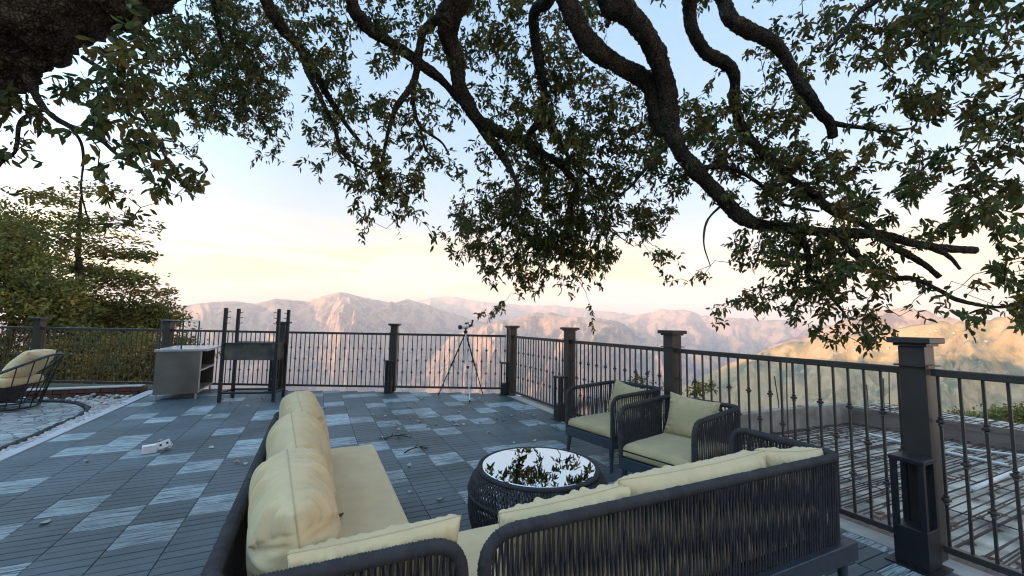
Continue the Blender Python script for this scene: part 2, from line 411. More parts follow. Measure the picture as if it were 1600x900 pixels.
# ------------------------------------------------------------------ mesh helpers
class MB:
    """Collects shapes; build() links them as ONE mesh object."""
    def __init__(self):
        self.v, self.f, self.c, self.n = [], [], [], 0
    def add(self, verts, faces, col=None):
        verts = np.asarray(verts, float).reshape(-1, 3)
        k = self.n
        self.v.append(verts)
        self.f.extend([tuple(i + k for i in q) for q in faces])
        self.n += len(verts)
        self.c.append(np.tile(np.asarray(col if col is not None else (1, 1, 1), float), (len(verts), 1)))
        return self
    def box(self, x0, x1, y0, y1, z0, z1, col=None, ch=0.0):
        if ch:
            v = []
            for z, i in ((z0, ch), (z0 + ch, 0), (z1 - ch, 0), (z1, ch)):
                v += [(x0 + i, y0 + i, z), (x1 - i, y0 + i, z), (x1 - i, y1 - i, z), (x0 + i, y1 - i, z)]
            f = [(3, 2, 1, 0), (12, 13, 14, 15)]
            for a in range(3):
                for k in range(4):
                    f.append((a * 4 + k, a * 4 + (k + 1) % 4, a * 4 + 4 + (k + 1) % 4, a * 4 + 4 + k))
            return self.add(v, f, col)
        v = [(x0, y0, z0), (x1, y0, z0), (x1, y1, z0), (x0, y1, z0), (x0, y0, z1), (x1, y0, z1), (x1, y1, z1), (x0, y1, z1)]
        f = [(3, 2, 1, 0), (4, 5, 6, 7), (0, 1, 5, 4), (1, 2, 6, 5), (2, 3, 7, 6), (3, 0, 4, 7)]
        return self.add(v, f, col)
    def obox(self, c, size, yaw=0.0, pitch=0.0, roll=0.0, col=None, ch=0.0):
        """box centred at c, turned"""
        t = MB(); s = [q / 2 for q in size]
        t.box(-s[0], s[0], -s[1], s[1], -s[2], s[2], ch=ch)
        R = np.array((Matrix.Rotation(yaw, 3, 'Z') @ Matrix.Rotation(pitch, 3, 'X') @ Matrix.Rotation(roll, 3, 'Y')))
        return self.add(t.v[0] @ R.T + np.asarray(c, float), t.f, col)
    def tube(self, pts, r, n=8, cap=True, col=None, ripple=None, closed=False, square=False):
        """swept tube with parallel-transported rings; r a number or one per point"""
        P = np.asarray(pts, float)
        m = len(P)
        r = np.full(m, r, float) if np.isscalar(r) else np.asarray(r, float)
        T = np.zeros_like(P)
        if closed:
            T = np.roll(P, -1, 0) - np.roll(P, 1, 0)
        else:
            T[1:-1] = P[2:] - P[:-2]; T[0] = P[1] - P[0]; T[-1] = P[-1] - P[-2]
        T /= np.linalg.norm(T, axis=1, keepdims=True) + 1e-12
        up = np.array([0, 0, 1.0]) if abs(T[0][2]) < 0.9 else np.array([1.0, 0, 0])
        N = np.cross(T[0], up); N /= np.linalg.norm(N)
        off = math.pi / n if square else 0.0
        ang = np.arange(n) * 2 * math.pi / n + off
        V = []
        for i in range(m):
            N = N - T[i] * np.dot(N, T[i]); N /= np.linalg.norm(N) + 1e-12
            B = np.cross(T[i], N)
            V.append(P[i] + r[i] * (np.cos(ang)[:, None] * N + np.sin(ang)[:, None] * B))
        f = []
        for i in range(m if closed else m - 1):
            j = (i + 1) % m
            for k in range(n):
                f.append((i * n + k, i * n + (k + 1) % n, j * n + (k + 1) % n, j * n + k))
        if cap and not closed:
            f.append(tuple(range(n - 1, -1, -1)))
            f.append(tuple((m - 1) * n + k for k in range(n)))
        return self.add(np.concatenate(V), f, col)
    def lathe(self, prof, n=24, c=(0, 0, 0), col=None, cap=True):
        """prof: (radius, z) pairs turned round the z axis"""
        a = np.arange(n) * 2 * math.pi / n
        V = []
        for r, z in prof:
            V += [(c[0] + r * math.cos(t), c[1] + r * math.sin(t), c[2] + z) for t in a]
        f = []
        for i in range(len(prof) - 1):
            for k in range(n):
                f.append((i * n + k, i * n + (k + 1) % n, (i + 1) * n + (k + 1) % n, (i + 1) * n + k))
        if cap:
            f.append(tuple(range(n - 1, -1, -1)))
            f.append(tuple((len(prof) - 1) * n + k for k in range(n)))
        return self.add(V, f, col)
    def build(self, name, m, parent=None, smooth=False, origin=(0, 0, 0), color=False, angle=None):
        V = np.concatenate(self.v) if self.v else np.zeros((0, 3))
        V = V - np.asarray(origin, float)
        me = bpy.data.meshes.new(name)
        nf = len(self.f)
        tot = np.fromiter((len(q) for q in self.f), np.int32, nf)
        loops = np.fromiter((i for q in self.f for i in q), np.int32, int(tot.sum()))
        me.vertices.add(len(V)); me.vertices.foreach_set('co', V.astype(np.float32).ravel())
        me.loops.add(len(loops)); me.loops.foreach_set('vertex_index', loops)
        me.polygons.add(nf)
        me.polygons.foreach_set('loop_start', np.concatenate([[0], np.cumsum(tot)[:-1]]).astype(np.int32))
        me.polygons.foreach_set('loop_total', tot)
        me.update(calc_edges=True)
        me.validate()
        me.polygons.foreach_set('use_smooth', np.full(len(me.polygons), bool(smooth)))
        if smooth:
            if angle:
                me.set_sharp_from_angle(angle=rad(angle))
        if color:
            at_ = me.color_attributes.new('col', 'FLOAT_COLOR', 'POINT')
            cc = np.concatenate(self.c)
            cc = np.concatenate([cc, np.ones((len(cc), 1))], 1)
            at_.data.foreach_set('color', cc.astype(np.float32).ravel())
        me.materials.append(m)
        o = bpy.data.objects.new(name, me)
        COL.objects.link(o)
        if parent:
            o.parent = parent
        return o

def tag(o, label=None, cat=None, group=None, kind=None):
    if label: o['label'] = label
    if cat: o['category'] = cat
    if group: o['group'] = group
    if kind: o['kind'] = kind
    return o
def thing(name, label, cat, loc=(0, 0, 0), rz=0.0, group=None):
    o = bpy.data.objects.new(name, None)
    COL.objects.link(o)
    o.empty_display_size = 0.1
    o.location = loc
    o.rotation_euler = (0, 0, rz)
    return tag(o, label, cat, group)
def dup(root, loc, rz, label=None):
    r = root.copy(); COL.objects.link(r)
    r.location = loc; r.rotation_euler = (0, 0, rz)
    if label: r['label'] = label
    for ch in list(root.children):
        c = ch.copy(); COL.objects.link(c); c.parent = r
        for g in list(ch.children):
            d = g.copy(); COL.objects.link(d); d.parent = c
    return r
def smooth_path(pts, k=8):
    """Catmull-Rom through the points"""
    P = np.asarray(pts, float)
    P = np.vstack([2 * P[0] - P[1], P, 2 * P[-1] - P[-2]])
    out = []
    for i in range(1, len(P) - 2):
        for s in range(k):
            t = s / k
            a, b, c, d = P[i - 1], P[i], P[i + 1], P[i + 2]
            out.append(0.5 * ((2 * b) + (-a + c) * t + (2 * a - 5 * b + 4 * c - d) * t * t + (-a + 3 * b - 3 * c + d) * t ** 3))
    out.append(P[-2])
    return np.array(out)
def round_path(pts, r, k=7):
    """polyline with its inner corners rounded by radius r"""
    P = [np.asarray(p, float) for p in pts]
    out = [P[0]]
    for i in range(1, len(P) - 1):
        a = P[i - 1] - P[i]; b = P[i + 1] - P[i]
        la, lb = np.linalg.norm(a), np.linalg.norm(b)
        rr = min(r, la * 0.49, lb * 0.49)
        p, q = P[i] + a / la * rr, P[i] + b / lb * rr
        for s in range(k + 1):
            t = s / k
            out.append((1 - t) ** 2 * p + 2 * t * (1 - t) * P[i] + t * t * q)
    out.append(P[-1])
    return np.array(out)
def resample(P, step):
    P = np.asarray(P, float)
    d = np.concatenate([[0], np.cumsum(np.linalg.norm(np.diff(P, axis=0), axis=1))])
    n = max(2, int(round(d[-1] / step)) + 1)
    s = np.linspace(0, d[-1], n)
    return np.stack([np.interp(s, d, P[:, i]) for i in range(3)], 1)
def fbm2(x, y, oct=5, seed=0, ridged=False, gain=0.5):
    """vectorised value noise, summed over octaves, about -1..1 (ridged: 0..1)"""
    def h(i, j, s):
        n = (i.astype(np.int64) * 374761393 + j.astype(np.int64) * 668265263 + s * 982451653) & 0xFFFFFFFF
        n = ((n ^ (n >> 13)) * 1274126177) & 0xFFFFFFFF
        n = n ^ (n >> 16)
        return (n & 0xFFFF) / 65535.0 * 2 - 1
    tot = np.zeros_like(x, float); a = 1.0; nm = 0.0
    for o in range(oct):
        i, j = np.floor(x), np.floor(y)
        u, w = x - i, y - j
        u = u * u * u * (u * (u * 6 - 15) + 10); w = w * w * w * (w * (w * 6 - 15) + 10)
        s = seed + o * 17
        v = (h(i, j, s) * (1 - u) + h(i + 1, j, s) * u) * (1 - w) + (h(i, j + 1, s) * (1 - u) + h(i + 1, j + 1, s) * u) * w
        if ridged:
            v = 1 - np.abs(v) * 1.6
        tot += a * v; nm += a
        a *= gain; x = x * 2.03 + 11.3; y = y * 2.03 - 7.7
    return tot / nm

# ================================================================== SETTING
def grid_mesh(name, X, Y, Z, m, smooth=True):
    r, c = X.shape
    V = np.stack([X, Y, Z], -1).reshape(-1, 3)
    i = np.arange(r - 1)[:, None] * c + np.arange(c - 1)[None, :]
    q = np.stack([i, i + 1, i + c + 1, i + c], -1).reshape(-1, 4)
    me = bpy.data.meshes.new(name)
    me.vertices.add(len(V)); me.vertices.foreach_set('co', V.astype(np.float32).ravel())
    me.loops.add(q.size); me.loops.foreach_set('vertex_index', q.astype(np.int32).ravel())
    me.polygons.add(len(q))
    me.polygons.foreach_set('loop_start', (np.arange(len(q)) * 4).astype(np.int32))
    me.polygons.foreach_set('loop_total', np.full(len(q), 4, np.int32))
    me.polygons.foreach_set('use_smooth', np.full(len(q), smooth))
    me.update(calc_edges=True)
    me.materials.append(m)
    o = bpy.data.objects.new(name, me); COL.objects.link(o)
    return tag(o, kind='structure')

def crest_profile(pts):
    az, el = [], []
    for px, py in pts:
        d = ray(px, py)
        az.append(math.atan2(d[0], d[1])); el.append(d[2] / math.hypot(d[0], d[1]))
    return np.array(az), np.array(el)

# skylines: distance of the crest, its outline, fall of the front slope, spur size, seed
RANGES = [
    (9000., [(-250, 512), (0, 500), (200, 490), (290, 478), (330, 471), (360, 470), (400, 474), (430, 467), (480, 470), (505, 462), (532, 455),
             (560, 462), (590, 468), (615, 472), (635, 467), (665, 475), (700, 487), (750, 500), (800, 516), (900, 560), (1000, 640)], 0.42, 330., 3),
    (15000., [(400, 500), (560, 476), (640, 471), (700, 461), (730, 466), (760, 472), (800, 475), (870, 477), (930, 484), (1000, 491), (1100, 500), (1300, 520)], 0.40, 420., 5),
    (6800., [(640, 600), (700, 528), (760, 503), (805, 497), (833, 487), (867, 489), (887, 495), (927, 496), (967, 502), (1000, 516), (1040, 532), (1100, 552), (1180, 580), (1300, 640)], 0.40, 260., 8),
    (12000., [(900, 520), (960, 498), (1000, 490), (1033, 482), (1067, 483), (1100, 492), (1150, 496), (1220, 500), (1300, 508), (1500, 520), (1700, 530)], 0.40, 330., 13),
    (5200., [(1200, 540), (1300, 506), (1360, 487), (1413, 479), (1447, 485), (1480, 494), (1540, 498), (1700, 500)], 0.38, 170., 21),
    (2500., [(1000, 640), (1090, 590), (1150, 562), (1200, 543), (1250, 530), (1300, 523), (1350, 520), (1400, 509), (1440, 501), (1500, 500), (1540, 499), (1600, 482), (1700, 470), (1900, 462), (2600, 455)], 0.40, 70., 34),
]
RANGES = [(D, *crest_profile(p), s, A, sd) for D, p, s, A, sd in RANGES]

def terrain_height(AZ, R):
    X, Y = R * np.sin(AZ), R * np.cos(AZ)
    rel = np.abs(AZ - VIEW_AZ)
    # ground falls away from the terrace to the valley
    base = -3.2 - 0.62 * np.maximum(R - 9, 0)
    base = np.maximum(base, -1050 + 60 * fbm2(X / 900, Y / 900, 4, 2))
    base = base + np.minimum(R * 0.05, 60) * fbm2(X / (30 + R * .12), Y / (30 + R * .12), 5, 4)
    out = base
    for D, az, el, s, A, sd in RANGES:
        e = np.interp(AZ, az, el, left=el[0] - 0.25, right=el[-1])
        Dl = D * (1 + 0.05 * fbm2(AZ * 5 + sd, AZ * 0 + sd, 3, sd))
        rough = fbm2(AZ * D / 420 + sd, AZ * 0 + 0.5, 5, sd) * D * 0.0026
        crest = e * Dl + CAM_H + rough
        d = np.abs(R - Dl)
        front = R < Dl
        u = AZ * D / (A * 3.4)
        w = d / (A * 7.0)
        warp = 0.55 * fbm2(u * .6 + sd, w * 1.1, 3, sd + 1)
        spur = fbm2(u + warp + w * 0.35, w * 0.45 + sd, 5, sd + 2, ridged=True, gain=0.55)
        env = np.clip(d / (A * 2.2), 0, 1)
        z = crest - d * np.where(front, s, 0.55) + (spur - 0.66) * A * 3.0 * env
        z = np.minimum(z, crest + A * .02)
        out = np.maximum(out, z)
    return X, Y, out

def terrain(name, az0, az1, da, rs, m):
    a = np.arange(az0, az1 + da, da)
    AZ, R = np.meshgrid(a, np.asarray(rs, float))
    X, Y, Z = terrain_height(AZ, R)
    return grid_mesh(name, X, Y, Z, m)

fa0, fa1 = VIEW_AZ - rad(58), VIEW_AZ + rad(60)
terrain('mountains', fa0, fa1, rad(0.12), np.concatenate([np.arange(3000, 10000, 45), np.arange(10000, 15800, 90)]), M['mountain'])
terrain('hill', VIEW_AZ - rad(20), fa1, rad(0.14), np.geomspace(600, 3030, 130), M['hill'])
terrain('valley_slope', fa0, VIEW_AZ + rad(150), rad(0.5), np.geomspace(9, 640, 80), M['slope'])
terrain('valley', fa0, VIEW_AZ - rad(18), rad(0.3), np.geomspace(600, 3030, 60), M['mountain'])

# the home ridge, behind and to the left: it keeps the evening sun off the terrace and throws its shadow over the valley
def home_ridge():
    sd = np.array([math.sin(SUN_AZ), math.cos(SUN_AZ)])           # towards the sun
    sl = np.array([sd[1], -sd[0]])                                # along the ridge
    t = np.concatenate([[14, 18, 24, 32, 45], np.geomspace(60, 3400, 64)])
    s_ = np.linspace(-1500, 2000, 140)
    S, T = np.meshgrid(s_, t)
    X, Y = sd[0] * T + sl[0] * S, sd[1] * T + sl[1] * S
    prof = np.interp(np.where(S > 0, 14 + (T - 14) / (1 + S / 900), T), [14, 22, 60, 200, 450, 700, 1100, 1500], [-3, -2, 10, 62, 150, RIDGE_H, 120, -60])
    lat = np.interp(S, [-1500, -1200, -800, 1350, 1700, 2000], [-.6, .7, 1, 1, .5, -.5])
    Z = prof * lat + np.clip((T - 20) / 30, 0, 9) * fbm2(X / 60, Y / 60, 5, 9) * 2.2
    az = np.degrees(np.arctan2(X, Y))
    keep = np.clip((-31 - az) / 9, 0, 1) * (az > -175) + (az > 120) + (az < -175)
    keep = np.clip(keep, 0, 1)
    Z = Z * keep + (-3 - .62 * np.hypot(X, Y)) * (1 - keep)
    return grid_mesh('home_ridge', X, Y, Z, M['slope'])
RIDGE_H = 300.0
home_ridge()

# ground the terrace stands on
g = MB()
g.add([(-30, -30, -1.45), (3.4, -30, -1.45), (3.4, 6.9, -1.45), (-14, 15.0, -1.45), (-30, 22, -1.45)], [(0, 1, 2, 3, 4)])
tag(g.build('ground', M['slope']), kind='structure')

# ------------------------------------------------------------------ terrace deck
RAIL_X = 3.335                                   # side railing runs along y at this x
FA, FB = np.array([3.40, 7.20]), np.array([-9.30, 13.05])       # far railing line
def far_y(x):
    return FA[1] + (x - FA[0]) * (FB[1] - FA[1]) / (FB[0] - FA[0])
DECK_X0 = -2.52
SEAM0 = 0.175
LIGHT = {  # pale tiles measured along some columns, by the y where each starts and its length in tiles
    0: [(8.30, 1), (6.98, 1), (5.79, 2), (4.84, 1), (3.2, 1)],
    2: [(7.65, 1), (6.69, 1), (5.46, 1), (4.22, 1)],
    4: [(7.05, 2), (5.79, 2), (4.86, 1), (3.6, 1)],
    -2: [(7.0, 1), (6.09, 1), (5.39, 1), (4.31, 1), (2.71, 1)],
    -3: [(6.42, 2), (4.79, 2), (3.52, 1), (1.9, 1)],
    -4: [(5.9, 1), (4.4, 1), (3.92, 1), (3.04, 1), (1.7, 1)],
}
BOARD = 0.08
deck = MB()
rr = random.Random(5)
k0, k1 = -9, 10
for k in range(k0, k1 + 1):
    xa, xb = SEAM0 + 0.298 * k, SEAM0 + 0.298 * (k + 1)
    xa2, xb2 = max(xa, DECK_X0) + 0.002, min(xb, 3.245) - 0.002
    if xb2 - xa2 < 0.03:
        continue
    yend = min(far_y(xb), 12.0) + 0.02
    shift = rr.uniform(-.02, .02)
    tiles = []
    if k in LIGHT:
        lit = set()
        for y, nn in LIGHT[k]:
            for q in range(nn):
                lit.add(int(round((y + q * 0.32 + 3.2) / 0.32)))
        pale = lambda i: i in lit or (i < 12 and (i * 7 + k) % 5 == 0)
    else:
        seq, i = {}, 0
        while i < 60:
            for _ in range(rr.choice([2, 3, 3, 4, 5])):
                seq[i] = 0; i += 1
            for _ in range(rr.choice([1, 1, 1, 1, 2])):
                seq[i] = 1; i += 1
        pale = lambda i, seq=seq: bool(seq.get(i, 0))
    i = 0
    while True:
        y0 = -3.2 + 0.32 * i + shift
        if y0 > yend:
            break
        p = 1.0 if pale(i) else 0.0
        tone = rr.random()
        for b in range(4):
            ya, yb = y0 + b * BOARD + 0.0030, y0 + (b + 1) * BOARD - 0.0030
            if yb > yend:
                break
            zt = 0.0 + rr.uniform(-.0007, .0007)
            deck.box(xa2, xb2, ya, yb, -0.024, zt, col=(p, rr.random(), 0.65 * tone + 0.35 * rr.random()), ch=0.0018)
        i += 1
tag(deck.build('deck', M['deck'], color=True), kind='structure')
db = MB()
P = [(-2.62, -3.4), (3.42, -3.4), (3.42, 7.16), (-2.62, far_y(-2.62) - 0.02)]
V = [(x, y, -0.028) for x, y in P] + [(x, y, -0.32) for x, y in P]
db.add(V, [(0, 1, 2, 3), (7, 6, 5, 4), (0, 4, 5, 1), (1, 5, 6, 2), (2, 6, 7, 3), (3, 7, 4, 0)])
tag(db.build('deck_slab', M['deck_base']), kind='structure')

# pale border strip, pebble bed, dark kerb and stone paving on the left
b = MB()
b.add([(-2.62, -3.3, -.03), (-2.526, -3.3, -.03), (-2.526, 9.72, -.03), (-2.70, 9.66, -.03),
       (-2.62, -3.3, .006), (-2.526, -3.3, .006), (-2.526, 9.72, .006), (-2.70, 9.66, .006)],
      [(3, 2, 1, 0), (4, 5, 6, 7), (0, 1, 5, 4), (1, 2, 6, 5), (2, 3, 7, 6), (3, 0, 4, 7)])
tag(b.build('border_strip', M['border']), kind='structure')
gp_ = MB()
gp_.add([(-14, -6, -.05), (-2.62, -6, -.05), (-2.64, 9.55, -.05), (-14, 9.55, -.05), (-14, -6, -.4), (-2.62, -6, -.4), (-2.64, 9.55, -.4), (-14, 9.55, -.4)],
        [(0, 1, 2, 3), (7, 6, 5, 4), (0, 4, 5, 1), (1, 5, 6, 2), (2, 6, 7, 3), (3, 7, 4, 0)])
tag(gp_.build('gravel_bed', M['soil']), kind='structure')
KERB = smooth_path([(-2.74, -6, 0), (-2.76, 0, 0), (-2.74, 5.6, 0), (-2.76, 6.8, 0), (-2.82, 7.7, 0), (-3.02, 8.25, 0), (-3.45, 8.75, 0), (-4.3, 9.0, 0), (-6, 9.1, 0), (-14, 9.15, 0)], 10)
pv = MB()
kv = [(p[0] - 0.03, p[1] - 0.03, -.002) for p in KERB] + [(-14, -6, -.002)]
pv.add(kv, [tuple(range(len(kv)))[::-1]])
tag(pv.build('stone_paving', M['setts']), kind='structure')
kb = MB()
i0 = 0
for p, q in zip(KERB[:-1], KERB[1:]):
    L = np.linalg.norm(q - p)
    nn = max(1, int(L / 0.16))
    for j in range(nn):
        c = p + (q - p) * (j + .5) / nn
        yaw = math.atan2(q[1] - p[1], q[0] - p[0]) + rr.uniform(-.08, .08)
        kb.obox((c[0] + rr.uniform(-.008, .008), c[1], -0.005), (L / nn * rr.uniform(.8, .96), 0.038 + rr.uniform(0, .02), 0.055 + rr.uniform(0, .02)), yaw, ch=0.014)
tag(kb.build('paving_kerb', M['kerb_dark']), kind='structure')

ed = MB(); ed.box(3.25, 3.415, -3.4, 7.1, -.026, .002)
tag(ed.build('edge_strip', M['cement']), kind='structure')

# white pebbles between kerb and border
pb = MB()
ico_v = []
for zz, rr_ in ((-1, 0), (-.55, .83), (.35, .93), (.85, .5), (1, 0)):
    if rr_ == 0:
        ico_v.append((0, 0, zz))
    else:
        ico_v += [(rr_ * math.cos(t), rr_ * math.sin(t), zz) for t in np.arange(6) * math.pi / 3]
ico_v = np.array(ico_v)
ico_f = [(0, 1 + (k + 1) % 6, 1 + k) for k in range(6)]
for a in range(2):
    ico_f += [(1 + a * 6 + k, 1 + a * 6 + (k + 1) % 6, 7 + a * 6 + (k + 1) % 6, 7 + a * 6 + k) for k in range(6)]
ico_f += [(13 + k, 13 + (k + 1) % 6, 19) for k in range(6)]
kx, ky = KERB[:, 0], KERB[:, 1]
cnt = 0
while cnt < 2600:
    y = rr.uniform(2.5, 9.45)
    xk = float(np.interp(y, ky[ky < 8.9], kx[ky < 8.9])) if y < 8.8 else -7.0
    x = rr.uniform(xk + 0.03, -2.64 - 0.0)
    if y >= 8.8 and (y < 9.12 and x < -3.5):
        continue
    s = rr.uniform(.016, .038) * (1.25 if y > 7 else 1)
    R_ = np.array(Matrix.Rotation(rr.uniform(0, 6.28), 3, 'Z') @ Matrix.Rotation(rr.uniform(-.5, .5), 3, 'X'))
    v = ico_v * np.array([s * rr.uniform(1, 1.5), s * rr.uniform(.75, 1.05), s * rr.uniform(.5, .8)]) * (1 + 0.16 * RNG.standard_normal((20, 1)))
    g_ = rr.choice([1, 1, 1, .8, .95, .6]) * rr.uniform(.85, 1.1)
    pb.add(v @ R_.T + np.array([x, y, -0.04 + rr.uniform(.0, .035)]), ico_f, col=(g_, g_ * rr.uniform(.94, 1), g_ * rr.uniform(.88, 1.02)))
    cnt += 1
tag(pb.build('pebbles', M['pebble'], smooth=True, color=True), kind='stuff')

# low red brick kerb with a cement cap, and the planting bed behind it
bk = thing('brick_kerb', 'low red brick kerb with a pale cement top behind the white pebbles', 'kerb', (-6.0, 9.6, -0.05))
m_ = MB(); x = -14.0
row = 0
for z0 in (-.06, .015):
    x = -14.0 + (0.1 if row else 0)
    while x < -2.85:
        m_.box(x, x + .19, 9.52 + rr.uniform(-.006, .006), 9.66, z0, z0 + .068, ch=.006)
        x += .2
    row += 1
m_.build('brickwork', M['brick'], bk, origin=bk.location)
m_ = MB(); m_.box(-14, -2.75, 9.505, 9.68, .088, .112, ch=.006)
m_.build('cap', M['cement'], bk, origin=bk.location)
sb_ = MB()
sb_.add([(-14, 9.66, .02), (-2.6, 9.66, .02), (-2.6, 10.3, .0), (-14, 15.6, .0)], [(0, 1, 2, 3)])
tag(sb_.build('planting_bed', M['soil']), kind='structure')

# ------------------------------------------------------------------ railings
def post(mb_shaft, mb_cap, x, y, yaw, z0=0.0, w=0.122):
    def bx(mb, sx, sy, z_0, z_1, ch=.003):
        mb.obox((x, y, (z_0 + z_1) / 2), (sx, sy, z_1 - z_0), yaw, ch=ch)
    bx(mb_shaft, w, w, z0, 1.235)
    bx(mb_shaft, w + .04, w + .04, 1.115, 1.124, 0)
    bx(mb_cap, w + .035, w + .035, 1.236, 1.252, 0)
    bx(mb_cap, w + .080, w + .080, 1.253, 1.288, .004)

def collar(mb, x, y, z, yaw):
    mb.lathe([(.009, -.026), (.016, -.022), (.010, -.013), (.023, -.005), (.023, .005), (.010, .013), (.016, .022), (.009, .026)], 8, (x, y, z), cap=False)

def railing(name, label, A, B, ts_posts, nbal, max_parts=100, skip=None):
    """posts at the given distances along A->B, panels of nbal balusters between them"""
    A = np.asarray(A, float); B = np.asarray(B, float)
    L = np.linalg.norm(B - A); d = (B - A) / L
    yaw = math.atan2(d[1], d[0])
    root = thing(name, label, 'railing', (A[0], A[1], 0), yaw)
    bals = []
    for i, t in enumerate(ts_posts):
        s, c_ = MB(), MB()
        post(s, c_, t, 0, 0)
        ps = s.build('post', M['rail'], root)
        c_.build('cap', M['rail'], ps)
        if i:
            p = ts_posts[i - 1]
            m_ = MB()
            m_.box(p + .07, t - .07, -.026, .026, 1.062, 1.104, ch=.004)
            m_.build('handrail', M['rail'], root)
            m_ = MB()
            m_.box(p + .07, t - .07, -.020, .020, .066, .104, ch=.003)
            m_.build('bottom_rail', M['rail'], root)
            gap = (t - p) / nbal
            for q in range(nbal - 1):
                x = p + gap * (q + 1)
                bals.append((x, q % 2))
    bals.sort(key=lambda a: np.linalg.norm(A + d * a[0]))
    rest = MB()
    proto = {}
    for k in (0, 1):
        m_ = MB()
        m_.box(-.0066, .0066, -.0066, .0066, .100, 1.064)
        for z in ((.585,) if k else (.36, .80)):
            collar(m_, 0, 0, z, 0)
        proto[k] = m_
    used = {}
    for j, (x, k) in enumerate(bals):
        if j < max_parts:
            if k not in used:
                o = proto[k].build('baluster', M['rail'], root); used[k] = o
            else:
                o = used[k].copy(); COL.objects.link(o); o.parent = root
            o.location = (x, 0, 0)
        else:
            V = np.concatenate(proto[k].v) + np.array([x, 0, 0])
            rest.add(V, proto[k].f)
    if rest.n:
        o = rest.build('balusters', M['rail'], root); o['kind'] = 'stuff'
    return root

Lfar = np.linalg.norm(FB - FA)
railing('railing', 'dark metal railing with knobbed bars along the far deck edge, behind grill and telescope', FA, FB,
        [0.0, 2.235, 4.37, 6.56, 9.0, 11.2, Lfar], 25)
railing('railing', 'dark metal railing with knobbed bars along the right deck edge, behind the armchairs', (RAIL_X, 7.08), (RAIL_X, -2.75),
        [0.13 + 0.0, 2.06, 3.96, 5.87, 7.78, 9.7], 21)

def lantern(x, y, yaw, label, h=0.60, w=0.15):
    t = thing('lantern', label, 'lantern', (x, y, 0), yaw, 'open box lanterns standing in front of the railing posts')
    m_ = MB(); a = w / 2
    m_.box(-a, a, -a, a, .008, .215, ch=.003)
    m_.build('base', M['black'], t)
    m_ = MB(); m_.box(-a - .035, a + .035, -a - .035, a + .035, 0, .008)
    m_.build('foot_plate', M['black'], t)
    m_ = MB()
    for sx in (-1, 1):
        for sy in (-1, 1):
            m_.box(sx * a - (.026 if sx > 0 else 0), sx * a + (.026 if sx < 0 else 0), sy * a - (.026 if sy > 0 else 0), sy * a + (.026 if sy < 0 else 0), .216, h - .026)
    m_.build('corner_bars', M['black'], t)
    m_ = MB(); m_.box(-a - .004, a + .004, -a - .004, a + .004, h - .025, h, ch=.003)
    m_.build('top_plate', M['black'], t)
    return t
fd = (FB - FA) / Lfar; fn = np.array([fd[1], -fd[0]])
if fn[1] > 0: fn = -fn
fyaw = math.atan2(fd[1], fd[0])
lantern(3.170, 1.20, 0, 'largest open black box lantern, in front of the nearest railing post', w=.15)
lantern(3.16, 4.98, 0, 'black open box lantern at the post just behind the farther armchair', w=.14)
p = FA + fd * 0.0 + fn * .19 + fd * .10
lantern(p[0], p[1], fyaw, 'black open box lantern at the corner post where the two railings meet', w=.12)
p = FA + fd * 2.235 + fn * .19 + fd * .02
lantern(p[0], p[1], fyaw, 'black open box lantern in front of the far railing post left of the telescope', w=.12)
p = FA + fd * 4.37 + fn * .19 + fd * .02
lantern(p[0], p[1], fyaw, 'black open box lantern at the far railing post right behind the black grill stand', w=.12)

# ------------------------------------------------------------------ building site below the right railing
SZ = -0.55
sl = MB()
sl.box(3.6, 13.2, -4.0, 5.62, SZ - .25, SZ)
tag(sl.build('formwork_deck', M['shutter']), kind='structure')
fsk = MB(); fsk.box(3.43, 3.58, -3.4, 7.0, -1.4, -.035)
tag(fsk.build('terrace_edge_beam', M['wood']), kind='structure')
def rebar_mat():
    t = thing('rebar_mat', 'grid of dark reinforcing bars lying on the pale formwork beyond the right railing', 'rebar', (8, 1, SZ))
    m1, m2 = MB(), MB()
    y = -3.9
    while y < 5.5:
        for dy in ((0, .035) if rr.random() < .5 else (0,)):
            z = SZ + .045 + rr.uniform(-.01, .012)
            w = rr.uniform(-.03, .03)
            m1.tube([(3.65, y + dy + rr.uniform(-.02, .02), z), (6.5, y + dy + w, z + rr.uniform(-.008, .01)), (9.8, y + dy - w, z), (13.0, y + dy + rr.uniform(-.03, .03), z)], .0075, 5)
        y += rr.uniform(.07, .14)
    x = 3.8
    while x < 13.0:
        z = SZ + .062
        m2.tube([(x + rr.uniform(-.03, .03), -3.9, z), (x + rr.uniform(-.02, .02), 1, z + .006), (x + rr.uniform(-.03, .03), 5.5, z)], .006, 5)
        x += rr.uniform(.9, 1.6)
    m1.build('long_bars', M['rebar'], t, origin=t.location); m2.build('cross_bars', M['rebar'], t, origin=t.location)
rebar_mat()
lit_ = MB()                                        # scraps of dead leaf and wood on the formwork
for _ in range(1500):
    x, y = rr.uniform(3.7, 12.8), rr.uniform(-3.5, 5.3)
    lit_.obox((x, y, SZ + .012 + rr.uniform(0, .012)), (rr.uniform(.03, .12), rr.uniform(.02, .05), .006), rr.uniform(0, 3.1), rr.uniform(-.2, .2))
o = lit_.build('site_litter', M['brown_leaf']); tag(o, kind='stuff')
def pipe(pts, label, r=.028):
    m_ = MB(); m_.tube(smooth_path(pts, 6), r, 10)
    c = pts[0]
    o = m_.build('pipe', M['white_pipe'], origin=c, smooth=True); o.location = c
    tag(o, label, 'pipe', 'white pipes laid over the rebar')
pz = SZ + .13
def slab_pt(px, py, z=pz):
    q = on_ground(px, py, z); return (q[0], q[1], z)
pipe([slab_pt(1520, 764), slab_pt(1600, 732), slab_pt(1690, 700)], 'short thick white pipe lying at a slant over the nearest rebar', .026)
